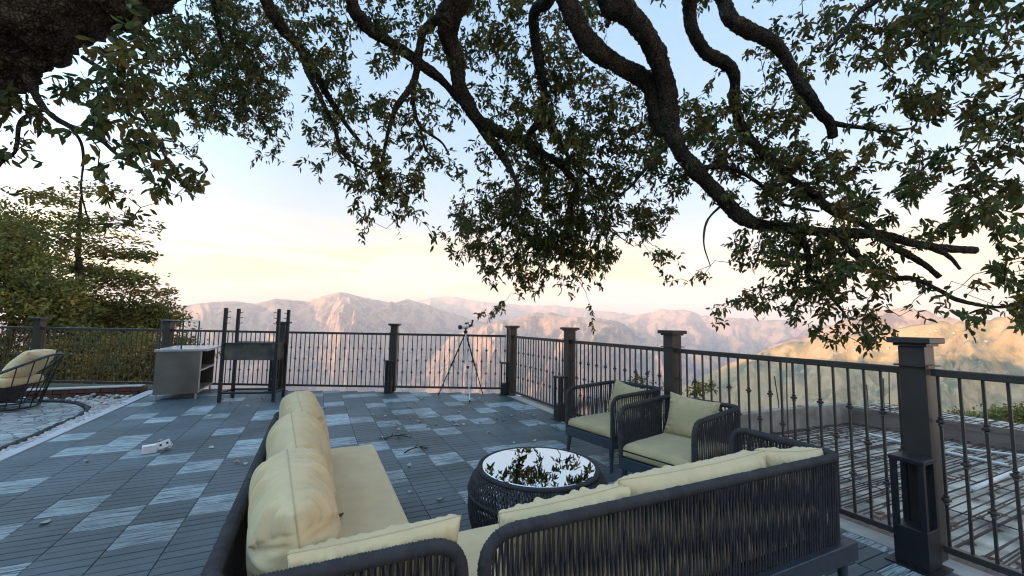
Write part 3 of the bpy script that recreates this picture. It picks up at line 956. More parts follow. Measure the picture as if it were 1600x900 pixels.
pipe([slab_pt(1350, 676), slab_pt(1450, 700), slab_pt(1575, 727)], 'long thin white pipe running along the rebar behind the nearest railing post', .019)
pipe([slab_pt(1475, 697, SZ + .12), slab_pt(1600, 712, SZ + .12), slab_pt(1700, 722, SZ + .12)], 'grey white pipe farthest out on the rebar at the right edge', .016)
# edge boards and the old parapet that close the site
def edge_board(p, q, h, th, label):
    p = np.array(p); q = np.array(q); d = q - p; L = np.linalg.norm(d[:2])
    yaw = math.atan2(d[1], d[0])
    c = (p + q) / 2
    m_ = MB(); m_.obox((0, 0, h / 2), (L, th, h), 0, ch=.005)
    for s in np.arange(-L / 2 + .4, L / 2, 1.1):
        m_.obox((s, th * .9, h / 2 - .05), (.08, th * .7, h), 0)
    o = m_.build('edge_board', M['wood']); o.location = (c[0], c[1], SZ + .01); o.rotation_euler = (0, 0, yaw)
    tag(o, label, 'board')
cor = slab_pt(1322, 662, SZ); e1 = slab_pt(1620, 712, SZ)
edge_board((cor[0], cor[1], 0), (cor[0] + (e1[0] - cor[0]) * 2.2, cor[1] + (e1[1] - cor[1]) * 2.2, 0), .34, .05, 'weathered brown shuttering board closing the far side of the rebar')
w0 = slab_pt(1100, 692, SZ)
pw = thing('parapet', 'low rough grey concrete parapet behind the rebar, left of the brown board', 'wall', ((w0[0] + cor[0]) / 2, (w0[1] + cor[1]) / 2, SZ - .2))
m_ = MB()
nn = 14
for i in range(nn):
    a = np.array(w0) + (np.array(cor) - np.array(w0)) * (i / nn); b_ = np.array(w0) + (np.array(cor) - np.array(w0)) * ((i + .985) / nn)
    d = b_ - a
    m_.obox(((a[0] + b_[0]) / 2, (a[1] + b_[1]) / 2, SZ + .06), (np.linalg.norm(d[:2]), .14, .72 + rr.uniform(-.02, .03)), math.atan2(d[1], d[0]), ch=.012)
m_.build('blocks', M['concrete'], pw, origin=pw.location)
for px, py, top, lb in ((1218, 672, 588, 'tall bent starter bar nearest the sofa arm, standing out of the rebar'),
                        (1232, 690, 560, 'tall straight starter bar behind the sofa arm, reaching the handrail'),
                        (1357, 648, 601, 'short starter bar standing by the corner of the shuttering board'),
                        (1383, 662, 591, 'middle starter bar of the three left of the nearest post'),
                        (1392, 664, 578, 'tallest starter bar just left of the nearest post')):
    q = on_ground(px, py, SZ); dep = float(ROT.T[2] @ (q - EYE))
    tp = at(px - 8 if 'bent' in lb else px - 3, top, dep)
    m_ = MB(); m_.tube([(0, 0, 0), (0.004, 0, (tp[2] - SZ) * .5), tuple(tp - q)], .010, 6)
    o = m_.build('starter_bar', M['rebar']); o.location = (q[0], q[1], SZ)
    tag(o, lb, 'rebar', 'starter bars standing out of the slab')

# ================================================================== FURNITURE
def rope_rail(mb, path, r=.021):
    """a frame tube wound with rope: small ridges all along it"""
    P = resample(path, .0045)
    i = np.arange(len(P))
    mb.tube(P, r + .0013 * np.where(i % 2 == 0, 1, -1) + 0.0008 * RNG.standard_normal(len(P)), 9)

def strands(mb, path, z_bot, spacing=.018, r=.0042, lean=0.0, two=True, zcut=None):
    """upright ropes strung from a rail path down to z_bot, in two crossing layers"""
    P = resample(path, .004)
    d = np.concatenate([[0], np.cumsum(np.linalg.norm(np.diff(P[:, :2], axis=0), axis=1))])
    n = int(d[-1] / spacing)
    T = np.gradient(P[:, :2], axis=0)
    for k in range(n + 1):
        for layer in ((0, 1) if two else (0,)):
            s = k * spacing + (spacing * .5 if layer else 0)
            i = min(int(np.searchsorted(d, s)), len(P) - 1)
            sh = (.020 if layer else -.020)
            j = min(max(int(np.searchsorted(d, s + sh)), 0), len(P) - 1)
            top, bot = P[i], P[j]
            if top[2] - z_bot < .04:
                continue
            t = T[i] / (np.linalg.norm(T[i]) + 1e-9)
            nrm = np.array([-t[1], t[0], 0]) * (.010 if layer else -.010)
            wv = rr.uniform(-.003, .003)
            a = top + nrm
            c = np.array([bot[0], bot[1], z_bot]) + nrm * .8
            m1 = a * .68 + c * .32 + np.array([t[0] * wv, t[1] * wv, 0])
            m2 = a * .30 + c * .70 - np.array([t[0] * wv, t[1] * wv, 0])
            mb.tube([a, m1, m2, c], r * rr.uniform(.9, 1.1), 6, cap=False)

def leg(root, x, y, h, lean=(0, 0), r0=.024, r1=.015, m='frame'):
    m_ = MB()
    m_.tube([(x + lean[0], y + lean[1], 0), (x, y, h)], [r1, r0], 10)
    return m_.build('leg', M[m], root, smooth=True, angle=40)

def pillow_mesh(w, h, t, seed=0, nu=84, nv=60, wrinkle=1.0, sag=0.0, pinch=.07, box=0.45, dome=0.0):
    """soft cushion in the x (width) / z (height) plane, y through its thickness; returns body and seam"""
    mb = MB()
    u = np.linspace(-1, 1, nu); v = np.linspace(-1, 1, nv)
    U, Vv = np.meshgrid(u, v)
    ox = w / 2 * U * (1 - pinch * (1 - Vv ** 2) * np.abs(U) ** 3)
    oz = h / 2 * Vv * (1 - pinch * (1 - U ** 2) * np.abs(Vv) ** 3)
    prof = np.clip(1 - np.abs(U) ** 2.6, 0, 1) ** box * np.clip(1 - np.abs(Vv) ** 2.6, 0, 1) ** box
    edge = np.clip(1 - np.minimum(1 - np.abs(U), 1 - np.abs(Vv)) / .55, 0, 1)
    r_ = random.Random(seed)
    ph = r_.uniform(0, 10)
    out = []
    for side in (1, -1):
        y = np.zeros_like(U)
        for a in range(nv):
            for b in range(nu):
                p = Vector((U[a, b] * w * 5.5 + ph, Vv[a, b] * h * 5.5, side * 2.3 + seed))
                big = mnoise.noise(p * .45)
                # creases run in from the seam
                if abs(U[a, b]) / w > abs(Vv[a, b]) / h * .9:
                    q = Vector((Vv[a, b] * h * 13 + ph, U[a, b] * w * 2.5, seed))
                else:
                    q = Vector((U[a, b] * w * 13 + ph, Vv[a, b] * h * 2.5, seed + 5))
                fine = (abs(mnoise.noise(q)) - .25)
                y[a, b] = prof[a, b] * (t / 2) * (1 + .16 * big) + wrinkle * .034 * fine * edge[a, b] * min(1, prof[a, b] * 2.5)
        out.append(y * side)
    sagz = -sag * (1 - U ** 2) * np.clip(Vv, 0, 1) + dome * (1 - np.abs(U) ** 2.2) * np.clip(Vv, 0, 1) ** 2
    N = nu * nv
    V = np.concatenate([np.stack([ox, out[0], oz + sagz], -1).reshape(-1, 3), np.stack([ox, out[1], oz + sagz], -1).reshape(-1, 3)])
    f = []
    for a in range(nv - 1):
        for b in range(nu - 1):
            i = a * nu + b
            f.append((i + 1, i, i + nu, i + nu + 1))
            f.append((N + i, N + i + 1, N + i + nu + 1, N + i + nu))
    # close the rim
    rim = [a for a in range(nu)] + [a * nu + nu - 1 for a in range(1, nv)] + [(nv - 1) * nu + b for b in range(nu - 2, -1, -1)] + [a * nu for a in range(nv - 2, 0, -1)]
    for i, j in zip(rim, rim[1:] + rim[:1]):
        f.append((i, j, N + j, N + i))
    mb.add(V, f)
    loop = np.array([(V[i] + V[N + i]) / 2 for i in rim])
    return mb, loop

def pillow(label, cat, loc, w, h, t, yaw=0, tilt=0, roll=0, seed=0, mt='fabric', group=None, piping=None, name='cushion', **kw):
    mb, loop = pillow_mesh(w, h, t, seed, **kw)
    root = thing(name, label, cat, loc, 0, group)
    root.rotation_euler = (Matrix.Rotation(yaw, 3, 'Z') @ Matrix.Rotation(tilt, 3, 'X') @ Matrix.Rotation(roll, 3, 'Y')).to_euler()
    b = mb.build('cover', M[mt], root, smooth=True)
    s = MB(); s.tube(loop, .0042 if piping else .0022, 6, closed=True)
    s.build('piping' if piping else 'seam', M[piping or 'seam'], root, smooth=True)
    return root

def slab_cushion(label, loc, x, y, t, mt, yaw=0, piping=None, seed=0, group=None, crown=.012, lines=()):
    """flat seat cushion with rounded edges, softly crowned top"""
    nu, nv = 40, 30
    root = thing('seat_cushion', label, 'seat cushion', loc, yaw, group)
    mb = MB()
    u = np.linspace(-1, 1, nu); v = np.linspace(-1, 1, nv)
    U, W = np.meshgrid(u, v)
    f = lambda q: np.sign(q) * (1 - (1 - np.abs(q)) ** 1.0)
    e = np.minimum((1 - np.abs(U)) * x / 2, (1 - np.abs(W)) * y / 2)
    rnd = np.clip(1 - np.clip(e / .03, 0, 1), 0, 1)
    drop = .03 * (1 - np.sqrt(np.clip(1 - rnd ** 2, 0, 1)))
    bumpz = np.array([[mnoise.noise(Vector((a * x * 3 + seed, b * y * 3, seed))) for a in u] for b in v]) * .005
    top = t - drop + crown * (1 - U ** 4) * (1 - W ** 4) + bumpz * (rnd < .5)
    V = np.stack([U * x / 2, W * y / 2, top], -1).reshape(-1, 3)
    V2 = np.stack([U * x / 2, W * y / 2, np.zeros_like(U) + drop * .5], -1).reshape(-1, 3)
    N = nu * nv
    fs = []
    for a in range(nv - 1):
        for b in range(nu - 1):
            i = a * nu + b
            fs.append((i, i + 1, i + nu + 1, i + nu)); fs.append((N + i + 1, N + i, N + i + nu, N + i + nu + 1))
    rim = [a for a in range(nu)] + [a * nu + nu - 1 for a in range(1, nv)] + [(nv - 1) * nu + b for b in range(nu - 2, -1, -1)] + [a * nu for a in range(nv - 2, 0, -1)]
    for i, j in zip(rim, rim[1:] + rim[:1]):
        fs.append((j, i, N + i, N + j))
    mb.add(np.concatenate([V, V2]), fs)
    mb.build('cover', M[mt], root, smooth=True, angle=60)
    for zz in lines:
        s = MB()
        P = round_path([(-x / 2 - .001, -y / 2 - .001, zz), (x / 2 + .001, -y / 2 - .001, zz), (x / 2 + .001, y / 2 + .001, zz), (-x / 2 - .001, y / 2 + .001, zz), (-x / 2 - .001, -y / 2 + .03, zz)], .004, 3)
        s.tube(P, .0055, 6)
        s.build('piping', M[piping], root, smooth=True)
    return root

Z_FR0, Z_FR1, Z_BACK = .205, .292, .690

# ---- left sofa: back on its left side, one arm at the near end, open far end
s1 = thing('sofa', 'charcoal rope sofa at the left, seen lengthwise, with three plump back cushions', 'sofa', (.13, 2.27, 0))
o1 = np.array([.13, 2.27, 0])
def L1(*p): return [np.array(q) - o1 for q in p]
m_ = MB()
for a in ((-.20, .44, 1.21, 1.26), (-.20, .44, 3.27, 3.32), (-.20, -.15, 1.26, 3.27), (.39, .44, 1.26, 3.27)):
    m_.box(a[0] - o1[0], a[1] - o1[0], a[2] - o1[1], a[3] - o1[1], Z_FR0, Z_FR1, ch=.003)
m_.box(-.15 - o1[0], .39 - o1[0], 1.26 - o1[1], 3.27 - o1[1], Z_FR0 + .05, Z_FR1 - .01)
m_.build('frame', M['frame'], s1)
path1 = round_path(L1((-.185, 3.29, Z_FR1), (-.20, 3.29, Z_BACK), (-.205, 1.20, Z_BACK), (.425, 1.20, Z_BACK), (.425, 1.215, Z_FR1)), .11)
m_ = MB(); rope_rail(m_, path1); m_.build('rope_rail', M['rope'], s1, smooth=True)
m_ = MB(); strands(m_, path1, Z_FR1, .0190, .0041); m_.build('rope_weave', M['rope'], s1, smooth=True)
for x, y in ((-.16, 1.25), (.40, 1.25), (-.16, 3.28), (.40, 3.28)):
    leg(s1, x - o1[0], y - o1[1], Z_FR0)
slab_cushion('long flat beige seat cushion of the left sofa with one brown leaf on it', (.15, 2.27, Z_FR1 + .001), .58, 2.06, .128, 'fabric', seed=3)
pillow('big wrinkled beige back cushion nearest the camera on the left sofa', 'cushion', (-.015, 1.585, .600), .60, .42, .27, yaw=rad(95), tilt=rad(-10), seed=4, group='back cushions of the left sofa', wrinkle=2.2, box=.42, pinch=.05, dome=.075)
pillow('big wrinkled beige back cushion in the middle of the left sofa', 'cushion', (-.025, 2.235, .595), .62, .42, .27, yaw=rad(94), tilt=rad(-12), seed=9, group='back cushions of the left sofa', wrinkle=2.4, box=.42, pinch=.05, dome=.09)
pillow('big beige back cushion at the far end of the left sofa', 'cushion', (-.03, 2.91, .595), .60, .42, .27, yaw=rad(96), tilt=rad(-12), seed=14, group='back cushions of the left sofa', wrinkle=1.9, box=.42, pinch=.05, dome=.09)
pillow('thin beige cushion leaning on the near arm of the left sofa', 'cushion', (.20, 1.29, .575), .48, .31, .12, yaw=rad(3), tilt=rad(12), seed=21, wrinkle=1.0, box=.26, pinch=.05)

# ---- right sofa: long back towards the camera, arm at its right end
s2 = thing('sofa', 'charcoal rope sofa at lower right with its long woven back to the camera', 'sofa', (1.47, 1.5, 0))
o2 = np.array([1.47, 1.5, 0])
m_ = MB()
for a in ((.485, 2.455, 1.155, 1.205), (.485, 2.455, 1.775, 1.825), (.485, .535, 1.205, 1.775), (2.405, 2.455, 1.205, 1.775)):
    m_.box(a[0] - o2[0], a[1] - o2[0], a[2] - o2[1], a[3] - o2[1], Z_FR0, Z_FR1, ch=.003)
m_.box(.535 - o2[0], 2.405 - o2[0], 1.205 - o2[1], 1.775 - o2[1], Z_FR0 + .05, Z_FR1 - .01)
m_.build('frame', M['frame'], s2)
path2 = round_path([np.array(q) - o2 for q in ((.505, 1.20, Z_FR1), (.49, 1.195, Z_BACK), (2.435, 1.195, Z_BACK), (2.44, 1.80, Z_BACK), (2.43, 1.80, Z_FR1))], .11)
m_ = MB(); rope_rail(m_, path2); m_.build('rope_rail', M['rope'], s2, smooth=True)
m_ = MB(); strands(m_, path2, Z_FR1, .0190, .0041); m_.build('rope_weave', M['rope'], s2, smooth=True)
for x, y in ((.53, 1.20), (2.40, 1.20), (.53, 1.78), (2.40, 1.78)):
    leg(s2, x - o2[0], y - o2[1], Z_FR0)
slab_cushion('flat beige seat cushion of the right sofa, mostly hidden by its back', (1.45, 1.52, Z_FR1 + .001), 1.90, .54, .128, 'fabric', seed=5)
pillow('low beige cushion lying against the right sofa back beside the coffee table', 'cushion', (.86, 1.32, .548), .54, .34, .15, yaw=rad(-2), tilt=rad(14), roll=rad(-3), seed=31, group='back cushions of the right sofa', wrinkle=1.1, box=.28, pinch=.06)
pillow('long beige cushion standing highest in the middle of the right sofa back', 'cushion', (1.52, 1.33, .548), .90, .40, .19, yaw=rad(1), tilt=rad(14), roll=rad(0), seed=37, group='back cushions of the right sofa', wrinkle=1.3, box=.30, pinch=.07)
pillow('beige cushion sunk into the right corner of the right sofa by the arm', 'cushion', (2.19, 1.35, .55), .44, .36, .17, yaw=rad(-8), tilt=rad(16), roll=rad(4), seed=41, group='back cushions of the right sofa', wrinkle=1.2, box=.30, pinch=.08)

# ---- armchairs
def armchair(label, loc, yaw):
    t = thing('armchair', label, 'armchair', loc, yaw, 'rope armchairs facing the coffee table')
    w, d = .305, .38
    m_ = MB()
    for a in ((-w, w, -d, -d + .045), (-w, w, d - .045, d), (-w, -w + .045, -d + .045, d - .045), (w - .045, w, -d + .045, d - .045)):
        m_.box(*a, Z_FR0, Z_FR1, ch=.003)
    m_.box(-w + .045, w - .045, -d + .045, d - .045, Z_FR0 + .05, Z_FR1 - .01)
    m_.build('frame', M['frame'], t)
    path = round_path([(-w + .01, -d + .015, Z_FR1), (-w, -d + .01, .665), (-w - .01, d, .69), (w + .01, d, .69), (w, -d + .01, .665), (w - .01, -d + .015, Z_FR1)], .10)
    m_ = MB(); rope_rail(m_, path, .0185); m_.build('rope_rail', M['rope'], t, smooth=True)
    m_ = MB(); strands(m_, path, Z_FR1, .0300, .0042); m_.build('rope_weave', M['rope'], t, smooth=True)
    for sx in (-1, 1):
        for sy in (-1, 1):
            leg(t, sx * (w - .03), sy * (d - .03), Z_FR0, (sx * .012, sy * .02))
    return t
CH_B = ((2.66, 2.426, 0), rad(-90 + 14))
CH_A = ((2.787, 3.386, 0), rad(-90 + 10))
armchair('charcoal rope armchair nearer the camera, with black piping round its seat cushion', *CH_B)
chA = armchair('charcoal rope armchair farther from the camera, partly behind the other one', *CH_A)
def on_chair(ch, x, y, z):
    (cx, cy, cz), a = ch
    return (cx + x * math.cos(a) - y * math.sin(a), cy + x * math.sin(a) + y * math.cos(a), z)
slab_cushion('khaki seat cushion edged with black piping on the nearer armchair', on_chair(CH_B, 0, -.02, Z_FR1 + .001), .55, .70, .105, 'fabric_dark', CH_B[1], 'piping', seed=8, group='armchair seat cushions', lines=(.055,))
slab_cushion('plain khaki seat cushion on the farther armchair', on_chair(CH_A, 0, -.02, Z_FR1 + .001), .55, .70, .085, 'fabric_dark', CH_A[1], seed=12, group='armchair seat cushions')
pillow('khaki scatter cushion leaning in the back corner of the nearer armchair', 'cushion', on_chair(CH_B, -.04, .265, .555), .42, .36, .16, yaw=CH_B[1] + rad(6), tilt=rad(-14), roll=rad(5), seed=52, mt='fabric_dark', group='armchair cushions', wrinkle=.8, pinch=.10)
pillow('khaki scatter cushion slumped against the back of the farther armchair', 'cushion', on_chair(CH_A, -.06, .26, .53), .42, .36, .16, yaw=CH_A[1] - rad(4), tilt=rad(-16), roll=rad(8), seed=57, mt='fabric_dark', group='armchair cushions', wrinkle=.8, pinch=.10)

# ---- coffee table
TX, TY = 1.30, 2.30
ct = thing('coffee_table', 'round woven charcoal drum coffee table with a mirror-like glass top', 'coffee table', (TX, TY, 0))
m_ = MB(); m_.lathe([(.352, .437), (.352, .449), (.349, .452), (0.001, .452)], 64); m_.build('glass_top', M['glass'], ct)
m_ = MB()
a = np.arange(0, 2 * math.pi, .011)
m_.tube(np.stack([.366 * np.cos(a), .366 * np.sin(a), a * 0 + .440], 1), .0145 + .0016 * np.where(np.arange(len(a)) % 2 == 0, 1, -1), 9, closed=True)
m_.build('rim', M['rope'], ct, smooth=True)
m_ = MB()
a2 = np.arange(0, 2 * math.pi, .1)
for R_, z in ((.428, .315), (.352, .014)):
    m_.tube(np.stack([R_ * np.cos(a2), R_ * np.sin(a2), a2 * 0 + z], 1), .010, 8, closed=True)
m_.build('hoops', M['rope'], ct, smooth=True)
m_ = MB()
nst = 104
for k in range(nst):
    t0 = 2 * math.pi * k / nst
    for sgn, off in ((1, 0), (-1, .5)):
        ph = [t0 + off * 2 * math.pi / nst + sgn * q for q in (0, .075, .15)]
        pts = [(.36 * math.cos(ph[0]), .36 * math.sin(ph[0]), .436), (.412 * math.cos(ph[1]), .412 * math.sin(ph[1]), .385), ((.436 - .006 * (sgn < 0)) * math.cos(ph[2]), (.436 - .006 * (sgn < 0)) * math.sin(ph[2]), .315)]
        m_.tube(smooth_path(pts, 2), .0046, 5, cap=False)
        ph = [t0 + off * 2 * math.pi / nst + sgn * q for q in (0, .06, .12, .14)]
        rr2 = (.428, .432, .405, .355)
        pts = [((r_ - .006 * (sgn < 0)) * math.cos(p_), (r_ - .006 * (sgn < 0)) * math.sin(p_), z_) for r_, p_, z_ in zip(rr2, ph, (.315, .22, .10, .012))]
        m_.tube(smooth_path(pts, 2), .0044, 5, cap=False)
m_.build('rope_weave', M['rope'], ct, smooth=True)

# ---- grill stand
gs = thing('grill_stand', 'tall black charcoal grill on four square legs with skewer pegs, by the far railing', 'barbecue', (-.89, 8.02, 0), rad(-17))
gw, gd = .40, .20
for sx in (-1, 1):
    for sy in (-1, 1):
        m_ = MB()
        m_.box(sx * gw - .022, sx * gw + .022, sy * gd - .022, sy * gd + .022, 0, 1.50, ch=.006)
        l_ = m_.build('leg', M['black'], gs)
        m_ = MB()
        for z in (1.11, 1.25, 1.34, 1.43):
            m_.tube([(sx * (gw - .022), sy * gd, z), (sx * (gw - .075), sy * gd, z + .012)], .006, 6)
        m_.build('peg', M['black'], l_)
m_ = MB()
m_.box(-gw + .024, gw - .024, -gd - .01, -gd + .005, .665, .93); m_.box(-gw + .024, gw - .024, gd - .005, gd + .01, .665, .93)
m_.box(-gw + .024, -gw + .036, -gd + .024, gd - .024, .665, .93); m_.box(gw - .036, gw - .024, -gd + .024, gd - .024, .665, .93)
m_.box(-gw + .036, gw - .036, -gd + .006, gd - .006, .668, .68)
m_.build('fire_tray', M['soot'], gs)
m_ = MB()
m_.box(-gw - .02, gw + .02, -gd - .035, -gd - .012, .931, .945); m_.box(-gw - .02, gw + .02, gd + .012, gd + .035, .931, .945)
m_.build('tray_rim', M['frame'], gs)
m_ = MB()
for s in (-1, 1):
    m_.box(-gw + .024, gw - .024, s * gd - .014, s * gd + .014, .13, .158)
    m_.box(s * gw - .014, s * gw + .014, -gd + .024, gd - .024, .13, .158)
m_.build('stretcher', M['black'], gs)

# ---- steel counter with a shelf side, and the light metal rack standing on it
cx0, cx1, cy0, cy1 = -2.30, -1.715, 8.42, 9.50
cn = thing('counter', 'brushed steel counter with open shelves on its right side beside the grill', 'counter', ((cx0 + cx1) / 2, (cy0 + cy1) / 2, 0))
oc = np.array(cn.location)
def bxc(mb, *a, ch=0):
    mb.box(a[0] - oc[0], a[1] - oc[0], a[2] - oc[1], a[3] - oc[1], a[4], a[5], ch=ch)
m_ = MB()
bxc(m_, cx0, cx1, cy0, cy0 + .012, .09, .775)
bxc(m_, cx0, cx1, cy1 - .012, cy1, .09, .775)
bxc(m_, cx0, cx0 + .012, cy0 + .012, cy1 - .012, .09, .775)
m_.build('panels', M['steel'], cn)
m_ = MB(); bxc(m_, cx0 - .02, cx1 + .09, cy0 - .02, cy1 + .02, .776, .815, ch=.004); m_.build('top', M['steel_light'], cn)
for z in (.10, .44):
    m_ = MB(); bxc(m_, cx0 + .013, cx1 + .004, cy0 + .013, cy1 - .013, z, z + .028); m_.build('shelf', M['steel_light'], cn)
m_ = MB(); bxc(m_, cx1 - .001, cx1 + .016, cy0 - .002, cy0 + .016, .09, .775); m_.build('corner_trim', M['steel_light'], cn)
for x in (cx0 + .03, cx1 - .03):
    for y in (cy0 + .03, cy1 - .03):
        m_ = MB(); m_.tube([(x - oc[0], y - oc[1], 0), (x - oc[0], y - oc[1], .09)], .018, 10); m_.build('leg', M['steel_light'], cn)
rk = thing('rack', 'thin grey metal hoop frame standing on the steel counter', 'rack', (-2.12, 8.96, .816))
m_ = MB()
for y in (8.43, 9.45):
    m_.tube(round_path([(-2.27, y, .816), (-2.27, y, 1.275), (-1.985, y, 1.275), (-1.985, y, .816)], .015, 3), .012, 6)
m_.build('hoops', M['frame'], rk, origin=rk.location)
m_ = MB()
for x in (-2.27, -1.985):
    m_.tube([(x, 8.445, 1.276), (x, 9.435, 1.276)], .010, 6)
m_.build('rods', M['alu'], rk, origin=rk.location)

# ---- tripod and telescope
hub = np.array([2.46, 7.10, 1.17])
tp = thing('tripod', 'thin aluminium tripod carrying a small telescope near the far railing', 'tripod', (hub[0], hub[1], 0))
ot = np.array([hub[0], hub[1], 0])
for (px, py), mm in (((685, 617), 'black'), ((734, 628), 'alu'), ((754, 615), 'black')):
    q = on_ground(px, py)
    h_ = hub - np.array([0, 0, .02])
    mid = h_ * .48 + q * .52
    m_ = MB(); m_.tube([h_ - ot, mid - ot], .013, 8); m_.tube([mid - ot, q - ot], .009, 8)
    l_ = m_.build('leg', M[mm], tp, smooth=True, angle=40)
    m_ = MB(); m_.tube([q - ot + np.array([0, 0, .0]), q - ot + np.array([0, 0, .03])], .014, 8); m_.build('foot', M['black'], l_)
    m_ = MB(); m_.obox(mid - ot, (.034, .034, .045)); m_.build('clamp', M['black'], l_)
m_ = MB()
for (px, py) in ((685, 617), (734, 628), (754, 615)):
    q = on_ground(px, py); e_ = hub * .48 + q * .52; e_[2] += .02
    m_.tube([(0, 0, .66), e_ - ot], .005, 5)
m_.tube([(0, 0, .58), (0, 0, 1.15)], .010, 8)
m_.build('spreader', M['alu'], tp)
m_ = MB(); m_.lathe([(.03, 1.135), (.036, 1.15), (.036, 1.175), (.02, 1.185), (.016, 1.215)], 12); m_.build('head', M['black'], tp, smooth=True, angle=40)
sc_ = thing('telescope', 'small white and black telescope mounted on the tripod', 'telescope', (hub[0], hub[1], 1.216), rad(6))
tl = np.array([math.cos(rad(8)), 0, math.sin(rad(8))])
def tpt(s, z=0): return tl * s + np.array([0, 0, .045 + z])
m_ = MB(); m_.tube([tpt(-.095), tpt(.045)], .033, 16); m_.build('tube', M['tube_white'], sc_, smooth=True, angle=40)
m_ = MB(); m_.tube([tpt(-.135), tpt(-.0955)], .040, 16); m_.build('dew_shield', M['black'], sc_, smooth=True, angle=40)
m_ = MB(); m_.tube([tpt(.0455), tpt(.105)], [.034, .022], 14); m_.tube([tpt(.106), tpt(.135)], .018, 12); m_.build('focuser', M['black'], sc_, smooth=True, angle=40)
m_ = MB(); m_.tube([tpt(.12, .015), tpt(.135, .085)], .016, 12); m_.tube([tpt(.136, .086), tpt(.139, .102)], .020, 12); m_.build('eyepiece', M['black'], sc_, smooth=True, angle=40)
m_ = MB(); m_.tube([tpt(-.02, .058), tpt(.055, .058)], .013, 10); m_.box(.0, .02, -.006, .006, .07, .10); m_.build('finder', M['black'], sc_, smooth=True, angle=40)
m_ = MB(); m_.obox((0, 0, .006), (.05, .035, .012)); m_.obox(tpt(.0, -.022) * np.array([1, 1, .6]), (.03, .03, .03)); m_.build('bracket', M['black'], sc_)

# ---- wire lounge chair on the paving
WX, WY = -4.12, 8.40
wc = thing('lounge_chair', 'low dark wire-frame lounge chair on the stone paving at the left edge', 'chair', (WX, WY, 0), rad(-8))
a = np.linspace(0, 2 * math.pi, 64, endpoint=False)
def rim_pt(t): return np.array([.64 * math.cos(t) + .10, .46 * math.sin(t), .40 + .27 * math.cos(t) + .10 * max(0, math.cos(t)) ** 2])
def base_pt(t): return np.array([.54 * math.cos(t), .42 * math.sin(t), .03])
m_ = MB(); m_.tube([rim_pt(t) for t in a], .019, 8, closed=True); m_.build('top_hoop', M['frame'], wc, smooth=True)
m_ = MB(); m_.tube([base_pt(t) for t in a], .012, 8, closed=True); m_.tube([base_pt(t) * np.array([.86, .86, 1]) + np.array([0, 0, .06]) for t in a], .010, 8, closed=True)
m_.build('base_hoop', M['black'], wc, smooth=True)
for t in np.linspace(0, 2 * math.pi, 22, endpoint=False):
    m_ = MB(); m_.tube([rim_pt(t), base_pt(t + .12)], .007, 6); m_.build('wire', M['black'], wc)
m_ = MB(); m_.lathe([(.30, .10), (.40, .30), (.40, .33), (.02, .33)], 30); m_.build('seat_bowl', M['rope'], wc)
slab_cushion('pale beige round-cornered seat cushion on the wire lounge chair', (WX - .02, WY, .335), .86, .66, .11, 'fabric', rad(-8), seed=77)
pillow('beige cushion propped up against the high back of the wire lounge chair', 'cushion', (WX + .40, WY - .02, .63), .50, .46, .26, yaw=rad(-98), tilt=rad(-38), seed=71, wrinkle=1.0)

# ---- two small boxes on the deck
b_ = thing('box', 'small plain white box standing flat on the deck, left of the two', 'box', (-1.415, 5.24, .002), rad(22))
m_ = MB(); m_.box(-.052, .052, -.035, .035, 0, .066, ch=.006); m_.build('body', M['white_plastic'], b_)
m_ = MB(); m_.box(-.054, .054, -.037, .037, .0665, .075, ch=.004); m_.build('lid', M['white_plastic'], b_)
b_ = thing('box', 'white box with small dark sockets lying tilted on the deck, right of the two', 'box', (-1.310, 5.31, .008), rad(26))
b_.rotation_euler = (rad(-20), rad(-14), rad(26))
b_.scale = (.76, .76, .8)
m_ = MB(); m_.box(-.070, .070, -.035, .035, .012, .105, ch=.007); m_.build('body', M['white_plastic'], b_)
m_ = MB()
for x in (-.035, .035):
    m_.box(x - .012, x + .012, -.0375, -.0352, .05, .075)
    m_.box(x - .01, x + .01, -.01, .01, .1052, .107)
m_.build('socket', M['black'], b_)
m_ = MB(); m_.tube(smooth_path([(.07, 0, .06), (.085, -.01, .03), (.06, -.03, .0), (.03, -.06, -.005)], 5), .0035, 6); m_.build('wire', M['white_plastic'], b_)

